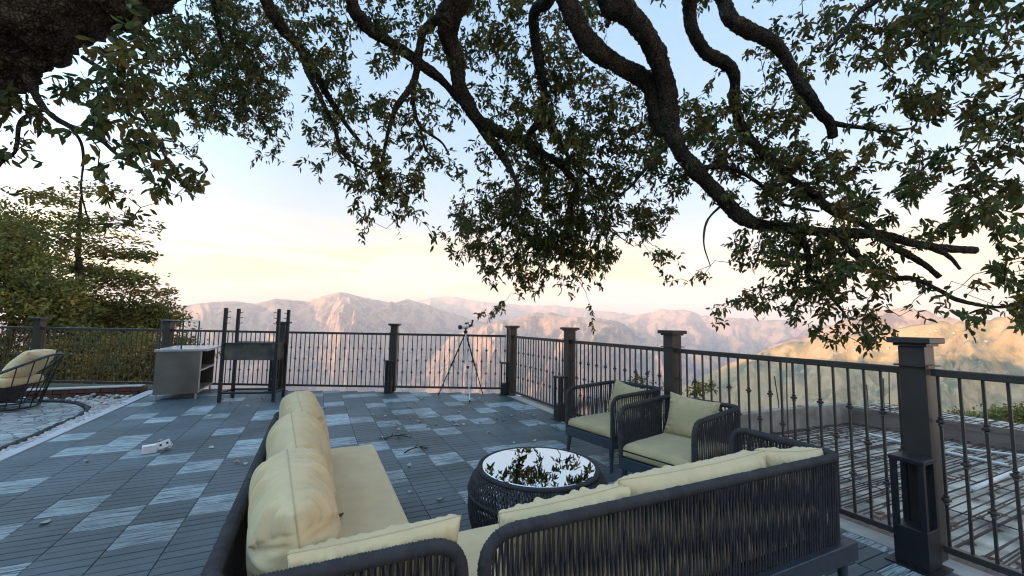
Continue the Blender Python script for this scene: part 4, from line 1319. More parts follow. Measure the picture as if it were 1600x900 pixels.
# ================================================================== TREES
def leaf_cloud(name, parent, base, direc, length, width, col, m, fold=.25, droop=0.15):
    """many leaves in one mesh: each two folded faces with a pointed tip. arrays: base (N,3), direc (N,3), length (N), width (N), col (N,3)"""
    N = len(base)
    d = direc / (np.linalg.norm(direc, axis=1, keepdims=True) + 1e-9)
    rnd = RNG.standard_normal((N, 3))
    s = np.cross(d, rnd); s /= np.linalg.norm(s, axis=1, keepdims=True) + 1e-9
    n = np.cross(s, d)
    L = length[:, None]; W = width[:, None]
    dn = np.array([0, 0, -1.0]) * droop
    p0 = base
    tip = base + d * L + dn * L
    l1 = base + d * L * .30 + s * W * .42 + n * W * fold
    l2 = base + d * L * .68 + s * W * .36 + n * W * fold + dn * L * .4
    r1 = base + d * L * .30 - s * W * .42 + n * W * fold
    r2 = base + d * L * .68 - s * W * .36 + n * W * fold + dn * L * .4
    V = np.stack([p0, l1, l2, tip, r2, r1], 1).reshape(-1, 3)
    i = np.arange(N)[:, None] * 6
    q = np.concatenate([i + np.array([[0, 1, 2, 3]]), i + np.array([[0, 3, 4, 5]])], 1).reshape(-1, 4)
    me = bpy.data.meshes.new(name)
    me.vertices.add(len(V)); me.vertices.foreach_set('co', V.astype(np.float32).ravel())
    me.loops.add(q.size); me.loops.foreach_set('vertex_index', q.astype(np.int32).ravel())
    me.polygons.add(len(q))
    me.polygons.foreach_set('loop_start', (np.arange(len(q)) * 4).astype(np.int32))
    me.polygons.foreach_set('loop_total', np.full(len(q), 4, np.int32))
    me.update(calc_edges=True)
    a = me.color_attributes.new('col', 'FLOAT_COLOR', 'POINT')
    c = np.concatenate([np.repeat(col, 6, 0), np.ones((N * 6, 1))], 1)
    a.data.foreach_set('color', c.astype(np.float32).ravel())
    me.materials.append(m)
    o = bpy.data.objects.new(name, me); COL.objects.link(o)
    if parent: o.parent = parent
    return o

def rough_limb(mb, P, r0, r1, n=12, knob=.16, step=.035, fine=0.0):
    P = resample(smooth_path(P, 8), step)
    m = len(P)
    t = np.linspace(0, 1, m)
    r = (r0 * (1 - t) + r1 * t)
    wob = np.array([mnoise.noise(Vector(tuple(p * 3.1))) for p in P])
    P = P + np.array([np.array(mnoise.noise_vector(Vector(tuple(p * 2.3)))) for p in P]) * (np.minimum(r, .12) * .55)[:, None]
    k = mb.n
    mb.tube(P, r * (1 + .22 * wob), n)
    V = mb.v[-1]
    ax = np.repeat(P, n, 0)
    for i in range(len(V)):
        q = V[i]
        s = 1 + knob * mnoise.noise(Vector(tuple(q * 8))) + knob * .7 * mnoise.noise(Vector(tuple(q * 24)))
        if fine:
            s += fine * (.45 - abs(mnoise.noise(Vector(tuple(q * 42))))) + fine * .7 * mnoise.noise(Vector(tuple(q * 85)))
        V[i] = ax[i] + (q - ax[i]) * s
    return P

oak_base = np.array([-2.95, -0.55, -0.3])
oak = thing('oak_tree', 'huge gnarled oak whose twisting dark limbs and leaves hang over the whole terrace', 'tree', tuple(oak_base))
FORK = at(470, -420, 3.0)
tm = MB()
trunk_path = [oak_base, at(-620, 430, 1.95) * np.array([1, 1, 1]), at(-300, 170, 2.25), at(-60, 40, 2.5), at(90, -45, 2.6), at(270, -160, 2.75), FORK]
rough_limb(tm, trunk_path, .46, .34, 90, .12, .03, .09)
o = tm.build('trunk', M['bark'], oak, smooth=True, origin=oak_base)

# limbs: outline points in the picture with the distance of each, root radius and tip radius (metres)
LIMBS = [
    # (points (px, py, depth), r0, r1)
    ([(40, 120, 2.55), (70, 170, 2.5), (105, 195, 2.5), (125, 203, 2.5), (160, 222, 2.5), (182, 242, 2.5), (215, 262, 2.5), (245, 290, 2.55)], .026, .008),
    ([(70, 172, 2.5), (52, 178, 2.45), (32, 192, 2.4), (24, 236, 2.4), (0, 256, 2.4), (-40, 300, 2.4)], .014, .006),
    ([(110, 198, 2.5), (126, 222, 2.5), (130, 250, 2.5), (127, 300, 2.5), (141, 352, 2.55)], .010, .003),
    ([(470, -420, 3.0), (400, -170, 3.5), (408, -20, 3.9), (440, 42, 4.1), (468, 74, 4.3), (488, 105, 4.4), (512, 150, 4.5), (540, 192, 4.6), (562, 222, 4.7)], .13, .022),
    ([(470, 78, 4.3), (480, 110, 4.3), (505, 165, 4.3), (522, 200, 4.35), (536, 240, 4.4), (575, 268, 4.5)], .045, .014),
    ([(470, -420, 3.0), (540, -200, 3.5), (548, -10, 4.1), (566, 35, 4.2), (602, 62, 4.3), (655, 97, 4.4), (690, 127, 4.5), (712, 150, 4.55), (735, 172, 4.6)], .12, .040),
    ([(470, -420, 3.0), (700, -260, 3.3), (735, -40, 3.9), (703, 25, 4.1), (696, 55, 4.2), (702, 80, 4.3), (711, 108, 4.4), (722, 145, 4.5), (752, 188, 4.6), (790, 212, 4.8), (835, 232, 5.0), (880, 262, 5.1), (905, 300, 5.2)], .19, .040),
    ([(745, 182, 4.6), (766, 216, 4.7), (790, 252, 4.7), (808, 290, 4.8), (812, 330, 4.8)], .075, .015),
    ([(715, 10, 4.0), (690, 25, 4.1), (662, 48, 4.2), (655, 85, 4.3), (650, 117, 4.4), (640, 140, 4.4), (620, 166, 4.4), (610, 196, 4.4), (603, 225, 4.4), (592, 280, 4.5)], .060, .016),
    ([(652, 112, 4.4), (646, 150, 4.4), (650, 184, 4.5), (662, 202, 4.5), (690, 222, 4.6), (702, 242, 4.6)], .036, .012),
    ([(655, 190, 4.5), (660, 215, 4.5), (670, 240, 4.6), (690, 255, 4.6)], .022, .008),
    ([(600, -300, 3.2), (880, -120, 3.7), (862, -12, 4.2), (838, 14, 4.4), (833, 42, 4.5), (839, 82, 4.6), (846, 125, 4.7), (851, 160, 4.8), (840, 190, 4.9), (826, 214, 5.0), (834, 245, 5.0), (856, 262, 5.1)], .13, .030),
    ([(852, 170, 4.8), (868, 205, 4.8), (884, 240, 4.9), (915, 268, 5.0), (940, 300, 5.1)], .050, .014),
    ([(600, -300, 3.2), (850, -170, 3.4), (884, -8, 3.7), (900, 40, 3.8), (926, 76, 3.9), (958, 97, 4.0), (990, 113, 4.05), (1014, 136, 4.1), (1024, 162, 4.15), (1030, 192, 4.2), (1040, 210, 4.2)], .13, .095),
    ([(600, -300, 3.2), (880, -190, 3.3), (952, -5, 3.6), (985, 27, 3.7), (1010, 60, 3.8), (1030, 96, 3.9), (1041, 130, 4.0), (1045, 170, 4.1), (1050, 208, 4.15), (1066, 242, 4.2), (1092, 272, 4.25), (1122, 302, 4.3), (1150, 332, 4.35), (1185, 350, 4.4), (1240, 356, 4.4), (1300, 365, 4.4), (1370, 369, 4.35), (1420, 380, 4.3), (1480, 388, 4.25), (1525, 391, 4.2)], .155, .040),
    ([(952, 30, 3.7), (948, 42, 3.68)], .030, .022),
    ([(880, -190, 3.3), (1060, -100, 3.5), (1076, 0, 3.9), (1082, 45, 4.0), (1100, 76, 4.1), (1130, 97, 4.2), (1146, 122, 4.3), (1149, 158, 4.4), (1160, 200, 4.5), (1190, 236, 4.55), (1228, 274, 4.6), (1270, 302, 4.55), (1300, 328, 4.5), (1348, 350, 4.4), (1372, 372, 4.3), (1402, 390, 4.25), (1440, 410, 4.2), (1468, 432, 4.15)], .10, .030),
    ([(1060, -100, 3.5), (1125, -10, 3.6), (1140, 30, 3.6), (1170, 46, 3.65), (1202, 62, 3.7), (1230, 96, 3.75), (1256, 140, 3.8), (1280, 175, 3.85), (1296, 190, 3.9), (1302, 214, 3.95)], .085, .045),
    ([(1296, 190, 3.9), (1320, 196, 3.9), (1350, 200, 3.85), (1385, 205, 3.8), (1430, 200, 3.7)], .030, .010),
    ([(1230, 352, 4.4), (1258, 380, 4.4), (1265, 410, 4.4), (1262, 430, 4.4), (1290, 455, 4.4), (1320, 490, 4.4)], .050, .012),
    ([(1300, 362, 4.4), (1314, 375, 4.35), (1334, 398, 4.3), (1360, 414, 4.25), (1387, 433, 4.2), (1427, 435, 4.15), (1466, 452, 4.1), (1500, 470, 4.05), (1560, 480, 4.0), (1610, 470, 3.9)], .052, .012),
    ([(1450, 384, 4.3), (1482, 400, 4.2), (1500, 420, 4.1)], .040, .018),
    ([(1060, -100, 3.5), (1330, -120, 3.3), (1480, -60, 3.1), (1470, 30, 3.1), (1455, 70, 3.1), (1445, 110, 3.15)], .07, .012),
    ([(1330, -120, 3.3), (1380, -20, 3.4), (1340, 20, 3.5), (1310, 60, 3.55), (1290, 80, 3.6)], .05, .014),
    ([(1480, -60, 3.1), (1640, -30, 2.9), (1660, 90, 2.9), (1640, 200, 2.9), (1620, 300, 3.0)], .06, .02),
    ([(1040, 230, 4.2), (1010, 262, 4.3), (985, 292, 4.5), (955, 315, 4.6), (940, 345, 4.7)], .030, .008),
    ([(1130, 318, 4.3), (1105, 345, 4.4), (1100, 380, 4.4), (1110, 415, 4.4)], .018, .006),
    ([(400, -170, 3.5), (300, -120, 4.2), (330, -10, 5.2), (345, 60, 5.6), (370, 120, 5.9), (385, 170, 6.0)], .07, .014),
    ([(300, -120, 4.2), (250, -60, 4.8), (270, 30, 5.4), (300, 110, 5.8), (320, 160, 5.9)], .05, .012),
    ([(130, 90, 2.7), (190, 130, 2.75), (225, 180, 2.75), (255, 240, 2.7), (285, 290, 2.65)], .020, .006),
    ([(900, 290, 5.2), (892, 330, 5.9), (882, 370, 6.6), (862, 405, 7.0)], .040, .010),
    ([(812, 325, 4.8), (795, 350, 5.7), (770, 375, 6.4), (745, 390, 6.8)], .022, .008),
    ([(895, 330, 5.9), (930, 350, 6.3), (960, 365, 6.6), (990, 385, 6.6)], .020, .007),
    ([(1080, 262, 4.25), (1140, 262, 4.3), (1190, 290, 4.5), (1220, 318, 4.6), (1280, 330, 4.6)], .035, .012),
]
nodes = []
for k, (pts, r0, r1) in enumerate(LIMBS):
    mb = MB()
    P = rough_limb(mb, [at(*p) for p in pts], r0 * .78, r1 * .85, 34 if r0 > .07 else 22 if r0 > .04 else 10, .18, .017 if r0 > .04 else .03, .24)
    mb.build('limb', M['bark'], oak, smooth=True, origin=oak_base)
    t = np.linspace(0, 1, len(P))
    keep = P[::3]
    nodes.append(keep)
nodes = np.concatenate(nodes)

# how thick the leaves hang, in cells of 50 x 50 pixels (0 open sky .. 9 closed)
DENS = [
    "00000788665646575570000035678777789" "6",
    "00167889767455585830000356477666544" "5",
    "45567789857323457863331155457675647" "6",
    "63578688847666268887676775346786589" "7",
    "44357523435655268888878784463366577" "7",
    "12236510024784368887676778847763667" "6",
    "01144300000460588886624377776577776" "6",
    "10002100000212668874501688655547777" "5",
    "00000000000000036450030478873336666" "5",
    "00000000000000020010003658632357776" "4",
    "00000000000000000000000023551003321" "2",
]
RHO = [0, .03, .08, .16, .27, .42, .58, .72, .84, .92]
def cell_depth(px, py):
    if px < 300:
        return 2.55 + max(0, (px - 240) / 60) * .6 if not (py < 180 and px > 230) else 4.2
    if px < 460 and py < 260:
        return 6.0
    if px < 700:
        return 4.5
    if px < 1080:
        return 4.9 + max(0, py - 250) / 150 * 2.3 * min(1, (px - 690) / 60 + .3) * min(1, max(0, (1080 - px) / 120))
    if px < 1300:
        return 4.4
    return max(3.0, 4.2 - (px - 1300) / 300 * 1.1)
sprigs = []
LEAFY = 1.95
def cell_add(cx, cy, w, h, rho):
    d0 = cell_depth(cx + w / 2, cy + h / 2)
    A = .6 * .082 * .030 * .62 * (F_PX / d0) ** 2
    lf = 1.45 if cx > 1240 else LEAFY
    n = lf * -math.log(1 - rho) * w * h / (A * 9)
    n = int(n) + (rr.random() < n % 1)
    cl = [(rr.uniform(-2, w + 2), rr.uniform(-2, h + 2), rr.uniform(-.5, .6)) for _ in range(max(1, int(n / 5) + 1))]
    for _ in range(n):
        c = rr.choice(cl)
        px = cx + c[0] + rr.gauss(0, w * .17); py = cy + c[1] + rr.gauss(0, h * .17)
        sprigs.append(at(px, py, d0 + c[2] + rr.gauss(0, .12)))
for r_, row in enumerate(DENS):
    for c_, ch in enumerate(row[:32]):
        if ch != '0':
            cell_add(c_ * 50, r_ * 50, 50, 50, RHO[int(ch)])
for r_ in (-3, -2, -1):                        # the crown goes on above and beside the frame
    for c_ in range(4, 34):
        cell_add(c_ * 50, r_ * 50, 50, 50, .38)
for r_ in range(0, 9):
    for c_ in (32, 33, 34):
        cell_add(c_ * 50, r_ * 50, 50, 50, .5)
    for c_ in (-2, -1):
        if r_ > 2 and r_ < 7:
            cell_add(c_ * 50, r_ * 50, 50, 50, .25)
# a few sprigs hanging on their own under the crown
for px, py, d in ((752, 418, 6.9), (765, 423, 6.9), (778, 430, 7), (760, 436, 7), (782, 442, 7), (770, 446, 7), (845, 440, 7.1), (843, 458, 7.1), (915, 446, 7.0),
                  (1030, 425, 4.6), (1040, 440, 4.6), (1025, 410, 4.6), (860, 430, 7.0), (820, 440, 7.0), (1075, 440, 4.4), (560, 345, 4.5), (572, 335, 4.5), (590, 330, 4.5),
                  (480, 250, 4.4), (468, 258, 4.4), (312, 292, 2.6), (298, 300, 2.6), (1365, 520, 4.2), (1350, 530, 4.2), (1375, 505, 4.2), (1290, 520, 4.3), (1310, 515, 4.3)):
    sprigs.append(at(px, py, d))
sprigs = np.array(sprigs)
best = np.array([np.min(np.sum((nodes - s) ** 2, 1)) for s in sprigs])
order = np.argsort(best)
NN = np.zeros((len(nodes) + len(sprigs) * 3, 3)); NN[:len(nodes)] = nodes; cnt = len(nodes)
tw = MB()
LB, LD, LL, LW, LC = [], [], [], [], []
for i in order:
    s = sprigs[i]
    d2 = np.sum((NN[:cnt] - s) ** 2, 1)
    j = int(np.argmin(d2)); a = NN[j]
    dist = math.sqrt(d2[j])
    jit = RNG.standard_normal(3) * dist * .10
    m1 = a * .62 + s * .38 + jit + np.array([0, 0, .06 * dist])
    m2 = a * .28 + s * .72 - jit * .6 + np.array([0, 0, .05 * dist])
    rb = min(.0075, .0022 + .006 * dist)
    tw.tube([a, m1, m2, s], [rb, rb * .8, rb * .6, .0016], 5, cap=False)
    NN[cnt] = m1; NN[cnt + 1] = m2; NN[cnt + 2] = s; cnt += 3
    dr = (s - m2); dr = dr / (np.linalg.norm(dr) + 1e-9) + np.array([0, 0, -.25])
    n = rr.randint(7, 11)
    pq = ROT.T @ (s - EYE)
    ppx = CX + F_PX * pq[0] / max(pq[2], .3)
    big = 1.10 if ppx > 1230 else 1.0
    if 660 < ppx < 1090:
        big = max(1.0, pq[2] / 4.9) ** .85
    tone = rr.uniform(.5, 1.3)
    hue = rr.random()
    tdir = (s - m2) / (np.linalg.norm(s - m2) + 1e-9)
    for q in range(n):
        f = rr.uniform(-2.2, .4)
        b_ = s + tdir * f * .085 + RNG.standard_normal(3) * .012
        v = RNG.standard_normal(3); v /= np.linalg.norm(v)
        d_ = tdir * rr.uniform(.2, .8) + v * .95 + np.array([0, 0, -.45])
        LB.append(b_); LD.append(d_)
        L = rr.uniform(.040, .084) * big
        LL.append(L); LW.append(L * rr.uniform(.38, .52))
        t_ = tone * rr.uniform(.75, 1.3)
        if hue < .62:
            LC.append((t_ * .80, t_ * 1.0, t_ * .80))
        elif hue < .85:
            LC.append((t_ * 1.35, t_ * 1.12, t_ * .65))
        else:
            LC.append((t_ * 1.5, t_ * 1.0, t_ * .62))
tw.build('twigs', M['twig'], oak, origin=oak_base)
fo = leaf_cloud('foliage', oak, np.array(LB) - oak_base, np.array(LD), np.array(LL), np.array(LW), np.array(LC), M['oak_leaf'])
print('oak sprigs', len(sprigs), 'leaves', len(LB))

# ---- trees beyond the far railing on the left
def cloud_from(ells, n, lsize, ratio, tones, shell=.55, updir=.25, seed=0, hang=0.0):
    """leaf positions spread through lumpy ellipsoid clumps"""
    rg = np.random.default_rng(seed)
    B, D, Ls, Ws, Cs = [], [], [], [], []
    vol = np.array([e[3] * e[4] * e[5] for e in ells]) ** .67
    vol = vol / vol.sum()
    for e, v in zip(ells, vol):
        c = np.array(e[:3]); rad_ = np.array(e[3:6])
        k = int(n * v)
        nb = max(6, k // 60)
        u = rg.standard_normal((nb, 3)); u /= np.linalg.norm(u, axis=1, keepdims=True)
        rr_ = (shell + (1 - shell) * rg.random((nb, 1))) * (1 + .22 * rg.standard_normal((nb, 1)))
        cc = c + u * rr_ * rad_
        tone = rg.uniform(tones[0], tones[1], nb)
        kind = rg.random(nb)
        idx = rg.integers(0, nb, k)
        cs = (rad_.mean() * .20 + lsize * .5)
        pos = cc[idx] + rg.standard_normal((k, 3)) * cs * np.array([1, 1, .6])
        d = u[idx] * .6 + rg.standard_normal((k, 3)) * .8 + np.array([0, 0, updir - hang])
        t = tone[idx] * rg.uniform(.7, 1.3, k)
        col = np.where(kind[idx][:, None] < .7, np.array([[.85, 1, .8]]), np.array([[1.25, 1.05, .6]])) * t[:, None]
        L = lsize * rg.uniform(.7, 1.3, k)
        B.append(pos); D.append(d); Ls.append(L); Ws.append(L * ratio); Cs.append(col)
    return [np.concatenate(q) for q in (B, D, Ls, Ws, Cs)]

def bushy_tree(name, label, cat, base, ells, n, lsize, m='bush_leaf', trunk_r=.12, seed=0, tones=(.5, 1.2), group=None, ratio=.55):
    t = thing(name, label, cat, base, 0, group)
    b = np.array(base, float)
    B, D, L, W, Cc = cloud_from(ells, n, lsize, ratio, tones, seed=seed)
    leaf_cloud('crown', t, B - b, D, L, W, Cc, M[m])
    mb = MB()
    top = max(e[2] for e in ells)
    r_ = random.Random(seed)
    spine = [b, b + (np.array(ells[0][:3]) - b) * .5 + np.array([r_.uniform(-.1, .1), r_.uniform(-.1, .1), 0]), np.array(ells[0][:3])]
    rough_limb(mb, spine, trunk_r, trunk_r * .45, 9, step=.15)
    for e in ells[1:]:
        c = np.array(e[:3])
        s = b + (np.array(ells[0][:3]) - b) * r_.uniform(.35, .8)
        rough_limb(mb, [s, (s + c) / 2 + np.array([0, 0, -.1]), c], trunk_r * .45, trunk_r * .12, 7, step=.15)
    mb.build('trunk', M['bark'], t, smooth=True, origin=b)
    return t

def cedar(label, px, depth, y_top, y_base, half_px, seed, lean=0):
    r_ = random.Random(seed); rg = np.random.default_rng(seed)
    top = at(px + lean, y_top, depth); foot = at(px - lean * .3, y_base, depth)
    t = thing('cedar_tree', label, 'tree', tuple(foot))
    mb = MB()
    rough_limb(mb, [foot, foot * .6 + top * .4 + np.array([.1, 0, 0]), foot * .3 + top * .7 - np.array([.06, 0, 0]), top], .24, .03, 12, step=.1, fine=.1)
    B, D, Ls, Ws, Cs = [], [], [], [], []
    H = top[2] - foot[2]
    hw = half_px / F_PX * depth
    nb = 50
    bm = MB()
    for k in range(nb):
        f = .16 + .82 * (k + r_.random()) / nb
        z = foot + (top - foot) * f
        ang = r_.uniform(0, 2 * math.pi)
        Lb = hw * (1.05 - .62 * f ** 1.4) * r_.uniform(.55, 1.12)
        dirv = np.array([math.cos(ang), math.sin(ang), 0])
        end = z + dirv * Lb + np.array([0, 0, r_.uniform(.02, .16) * Lb * (1 if f > .5 else .3)])
        mid = z + dirv * Lb * .5 + np.array([0, 0, .12 * Lb])
        bm.tube(smooth_path([z, mid, end], 4), np.linspace(.035 * (1.1 - f) + .010, .006, 9), 5, cap=False)
        dens = 1.0 if f < .72 else .55
        m_ = int(560 * Lb / hw * dens)
        s = r_.random()
        sp = rg.random(m_) ** .65
        c = z[None] * (1 - sp[:, None]) ** 2 + 2 * mid[None] * (sp * (1 - sp))[:, None] + end[None] * (sp ** 2)[:, None]
        side = np.cross(dirv, [0, 0, 1])
        lat = rg.standard_normal(m_) * .16 * Lb * (.35 + sp)
        c = c + side[None] * lat[:, None] + np.stack([rg.standard_normal(m_) * .07, rg.standard_normal(m_) * .07, rg.standard_normal(m_) * .13], 1)
        B.append(c); D.append(dirv[None] * .8 + side[None] * np.sign(lat)[:, None] * .6 + rg.standard_normal((m_, 3)) * .45 + np.array([0, 0, .1]))
        L = rg.uniform(.11, .24, m_); Ls.append(L); Ws.append(L * .42)
        tone = r_.uniform(.6, 1.25) * rg.uniform(.75, 1.25, m_)
        cc = np.array([1.1, 1.0, .7]) if s < .5 else np.array([.85, 1.0, .75])
        Cs.append(tone[:, None] * cc[None])
    mb.build('trunk', M['bark'], t, smooth=True, origin=foot)
    bm.build('branches', M['bark'], t, origin=foot)
    leaf_cloud('crown', t, np.concatenate(B) - foot, np.concatenate(D), np.concatenate(Ls), np.concatenate(Ws), np.concatenate(Cs), M['needle'], droop=.05)
    return t
cedar('tall layered cedar with flat dark green branches beyond the far railing at the left', 122, 17.0, 296, 640, 150, 3, lean=6)
def ell(px, py, depth, rx, ry, rz=None):
    c = at(px, py, depth); s = depth / F_PX
    return (*c, rx * s, (rz or rx) * s, ry * s)
def foot(px, py, depth, z):
    q = at(px, py, depth); return (q[0], q[1], z)
bushy_tree('broadleaf_tree', 'dense olive green tree at the left edge, rising behind the wire lounge chair', 'tree', foot(15, 500, 15, -1.4),
           [ell(15, 430, 15, 60, 60), ell(-50, 400, 15.5, 70, 60), ell(50, 460, 14.5, 55, 40), ell(-20, 370, 15.2, 45, 40), ell(75, 490, 14.8, 45, 35)], 15000, .15, seed=2, tones=(.55, 1.3))
bushy_tree('broadleaf_tree', 'yellowish green bushy tree between the cedar and the steel counter, above the railing', 'tree', foot(215, 560, 19, -2.5),
           [ell(205, 500, 19, 50, 28), ell(160, 505, 18.5, 48, 28), ell(245, 492, 19, 28, 22), ell(130, 490, 18, 40, 26)], 10000, .16, seed=4, tones=(.5, 1.15))
bushy_tree('broadleaf_tree', 'darker tree far left whose crown pokes above the olive green one', 'tree', foot(-60, 480, 19, -2.5),
           [ell(-70, 380, 19, 90, 75), ell(10, 370, 19.5, 50, 45), ell(-120, 330, 19, 60, 50)], 12000, .17, seed=6, tones=(.4, .95))
sh_labels = ['dark shrub growing behind the railing below the leftmost railing post', 'dense shrub behind the railing just right of the leftmost post',
             'shrub behind the railing midway between the leftmost post and the counter', 'shrub behind the railing just left of the steel counter', 'low shrub behind the railing hidden mostly by the steel counter']
for i, (px, d) in enumerate(((10, 14.2), (85, 13.8), (145, 13.4), (205, 12.8), (262, 12.6))):
    bushy_tree('shrub', sh_labels[i], 'shrub', foot(px, 600, d, -1.2), [ell(px, 560, d, 42, 44), ell(px - 22, 585, d - .2, 34, 30), ell(px + 24, 535 + 6 * i, d + .3, 30, 30), ell(px + 5, 610, d - .3, 45, 24)], 6000, .105, seed=20 + i, tones=(.35, 1.0), trunk_r=.05, group='shrubs behind the far railing')
bushy_tree('shrub', 'leafy shrub poking up behind the side railing between the two armchairs', 'shrub', foot(1015, 660, 4.75, -1.0),
           [ell(1006, 604, 4.75, 13, 18), ell(1036, 614, 4.8, 18, 10), ell(1015, 640, 4.7, 18, 18)], 260, .06, seed=31, tones=(.7, 1.5), trunk_r=.012, ratio=.42)
bushy_tree('shrub', 'small leafy shrub behind the side railing just right of the second nearest post', 'shrub', foot(1090, 660, 4.6, -1.0),
           [ell(1088, 606, 4.6, 15, 7), ell(1103, 602, 4.65, 9, 8), ell(1090, 625, 4.6, 15, 12)], 170, .055, seed=33, tones=(.7, 1.5), trunk_r=.010, ratio=.42)
for i, (px, py, d, rx, ry) in enumerate(((1490, 664, 34, 30, 14), (1540, 668, 30, 32, 16), (1590, 662, 28, 34, 20), (1640, 656, 27, 36, 24), (1510, 655, 44, 26, 10), (1575, 652, 42, 28, 12), (1455, 662, 46, 20, 8))):
    c = at(px, py, d)
    bushy_tree('broadleaf_tree', 'green treetop on the slope below, showing over the brown shuttering board at the right', 'tree', (c[0], c[1], -3.2 - .62 * (math.hypot(c[0], c[1]) - 9)),
               [ell(px, py, d, rx, ry), ell(px - rx * .6, py + ry * .5, d, rx * .7, ry * .8), ell(px + rx * .6, py + ry * .4, d, rx * .7, ry * .8)], 2600, .26, seed=50 + i, tones=(.6, 1.3), trunk_r=.16, group='treetops on the slope below')

# ================================================================== SMALL THINGS
def leaf_mesh(seed, m):
    r_ = random.Random(seed)
    mb = MB()
    L, W = r_.uniform(.040, .065), r_.uniform(.016, .025)
    cur = r_.uniform(.006, .02)
    V, f = [], []
    for i, t in enumerate(np.linspace(0, 1, 6)):
        w = W * math.sin(math.pi * min(max(t, .02), .98)) ** .8
        z = cur * (2 * t - 1) ** 2
        for s in (-1, 0, 1):
            V.append(((t - .5) * L, s * w, z + abs(s) * cur * .8 + .001))
    for i in range(5):
        for s in range(2):
            a = i * 3 + s
            f.append((a, a + 3, a + 4, a + 1))
    mb.add(V, f, col=(1, 1, 1))
    return mb
lm = []
for i in range(5):
    o = leaf_mesh(i, None).build('fallen_leaf', M['dry_leaf'], smooth=True, color=True)
    lm.append(o)
spots = []
for _ in range(42):
    spots.append((rr.uniform(.7, 3.1), rr.triangular(2.9, 7.4, 5.2)))
for px, py in ((70, 818), (135, 722), (640, 770), (688, 782), (505, 640), (330, 700), (250, 690), (470, 640), (655, 660), (668, 668), (692, 672), (775, 655), (800, 650), (835, 690), (870, 668)):
    q = on_ground(px, py); spots.append((q[0], q[1]))
for _ in range(10):
    spots.append((rr.uniform(-2.3, .0), rr.uniform(3.5, 8.3)))
first = set()
for i, (x, y) in enumerate(spots):
    k = i % 5
    if -.25 < x < .5 and y < 3.4: continue
    if (x - TX) ** 2 + (y - TY) ** 2 < .2 or y > far_y(x) - .2: continue
    o = lm[k] if k not in first else lm[k].copy()
    if k in first: COL.objects.link(o)
    first.add(k)
    o.location = (x, y, .002); o.rotation_euler = (rr.uniform(-.2, .2), rr.uniform(-.2, .2), rr.uniform(0, 6.28))
    tag(o, 'small pale dry leaf fallen on the blue grey deck boards', 'leaf', 'dry leaves fallen on the deck')
def dead_leaf(loc, label, s=1.0, rz=0.3):
    o = leaf_mesh(9, None).build('fallen_leaf', M['brown_leaf'], smooth=True, color=True)
    o.location = loc; o.scale = (s, s, s); o.rotation_euler = (0, 0, rz); tag(o, label, 'leaf')
dead_leaf((.135, 2.08, .437), 'curled reddish brown leaf lying on the left sofa seat cushion', .95)
q = on_chair(CH_A, .05, -.10, .434); dead_leaf(q, 'brown leaf lying on the seat of the farther armchair', .7, 1.0)
def twig(px, py, pts, label):
    c = on_ground(px, py)
    mb = MB()
    for p in pts:
        mb.tube(smooth_path([(x, y, z + .006) for x, y, z in p], 4), np.linspace(.007, .003, (len(p) - 1) * 4 + 1), 5)
    o = mb.build('twig', M['twig']); o.location = (c[0], c[1], .001); tag(o, label, 'twig')
twig(618, 684, [[(-.13, -.03, .0), (-.04, .02, .01), (.06, .0, .02), (.14, .05, .01)], [(.02, .01, .015), (.08, -.06, .02), (.16, -.08, .0)], [(-.04, .02, .01), (-.02, .08, .03)]], 'forked dark twig on the deck beyond the end of the left sofa seat')
twig(652, 704, [[(-.14, -.04, .0), (-.05, .0, .02), (.05, .03, .02), (.12, .02, .0)], [(-.02, .01, .02), (.02, .09, .03)], [(.03, .02, .02), (.10, -.05, .01)]], 'dark twig with dead leaves lying closer to the coffee table')

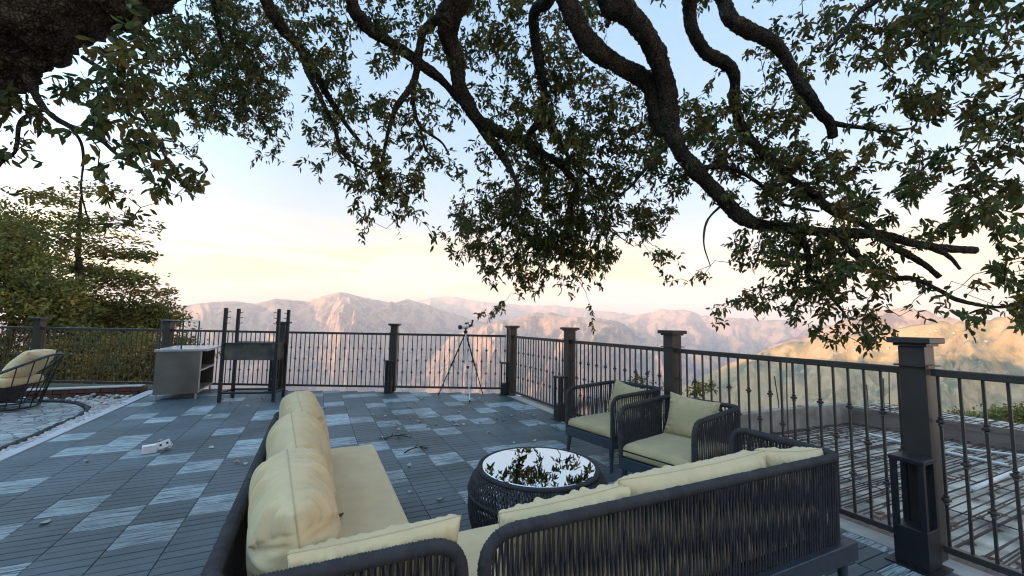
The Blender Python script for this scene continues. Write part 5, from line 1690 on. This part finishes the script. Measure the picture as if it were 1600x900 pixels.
# houses: pale specks on the sunlit hill
def hit_hill(px, py):
    d = ray(px, py); R = np.geomspace(620, 3000, 600)
    az = math.atan2(d[0], d[1]); sl_ = d[2] / math.hypot(d[0], d[1])
    _, _, Z = terrain_height(np.full((1, 600), az), R[None])
    k = np.argmax(Z[0] >= CAM_H + sl_ * R)
    return (R[k] * math.sin(az), R[k] * math.cos(az), Z[0][k]) if k else None
hm = None
for i, (px, py) in enumerate(((1432, 522), (1450, 525), (1462, 519), (1490, 523), (1388, 546), (1370, 550), (1352, 553), (1402, 548), (1335, 549), (1322, 552), (1540, 536), (1300, 556), (1418, 553), (1512, 530))):
    h = hit_hill(px, py)
    if h is None: continue
    t = thing('house', 'tiny pale house on the sunlit brown hill above the railing at the right', 'house', h, rr.uniform(0, 3), 'houses scattered over the sunlit hill')
    if hm is None:
        mb = MB(); mb.box(-4, 4, -3, 3, -3, 4)
        w_ = mb.build('walls', M['house_wall'], t)
        mb = MB(); mb.add([(-4.4, -3.4, 4.01), (4.4, -3.4, 4.01), (4.4, 3.4, 4.01), (-4.4, 3.4, 4.01), (-4, 0, 5.6), (4, 0, 5.6)], [(0, 1, 5, 4), (2, 3, 4, 5), (0, 4, 3), (1, 2, 5), (3, 2, 1, 0)])
        r_ = mb.build('roof', M['house_roof'], t); hm = (w_, r_)
    else:
        for q in hm:
            c = q.copy(); COL.objects.link(c); c.parent = t

# ------------------------------------------------------------------ haze
HAZE = 1.05e-4
hz = MB(); hz.box(-16600, 16600, -16600, 16600, -1320, 1250)
mh = bpy.data.materials.new('evening_haze'); mh.use_nodes = True
hn, hl = mh.node_tree.nodes, mh.node_tree.links
hn.clear()
ho = hn.new('ShaderNodeOutputMaterial'); pv_ = hn.new('ShaderNodeVolumePrincipled')
pv_.inputs['Color'].default_value = (0.88, 0.90, 0.98, 1)
pv_.inputs['Density'].default_value = HAZE
pv_.inputs['Anisotropy'].default_value = 0.0
hl.new(pv_.outputs[0], ho.inputs['Volume'])
o = hz.build('haze', mh); tag(o, kind='stuff')
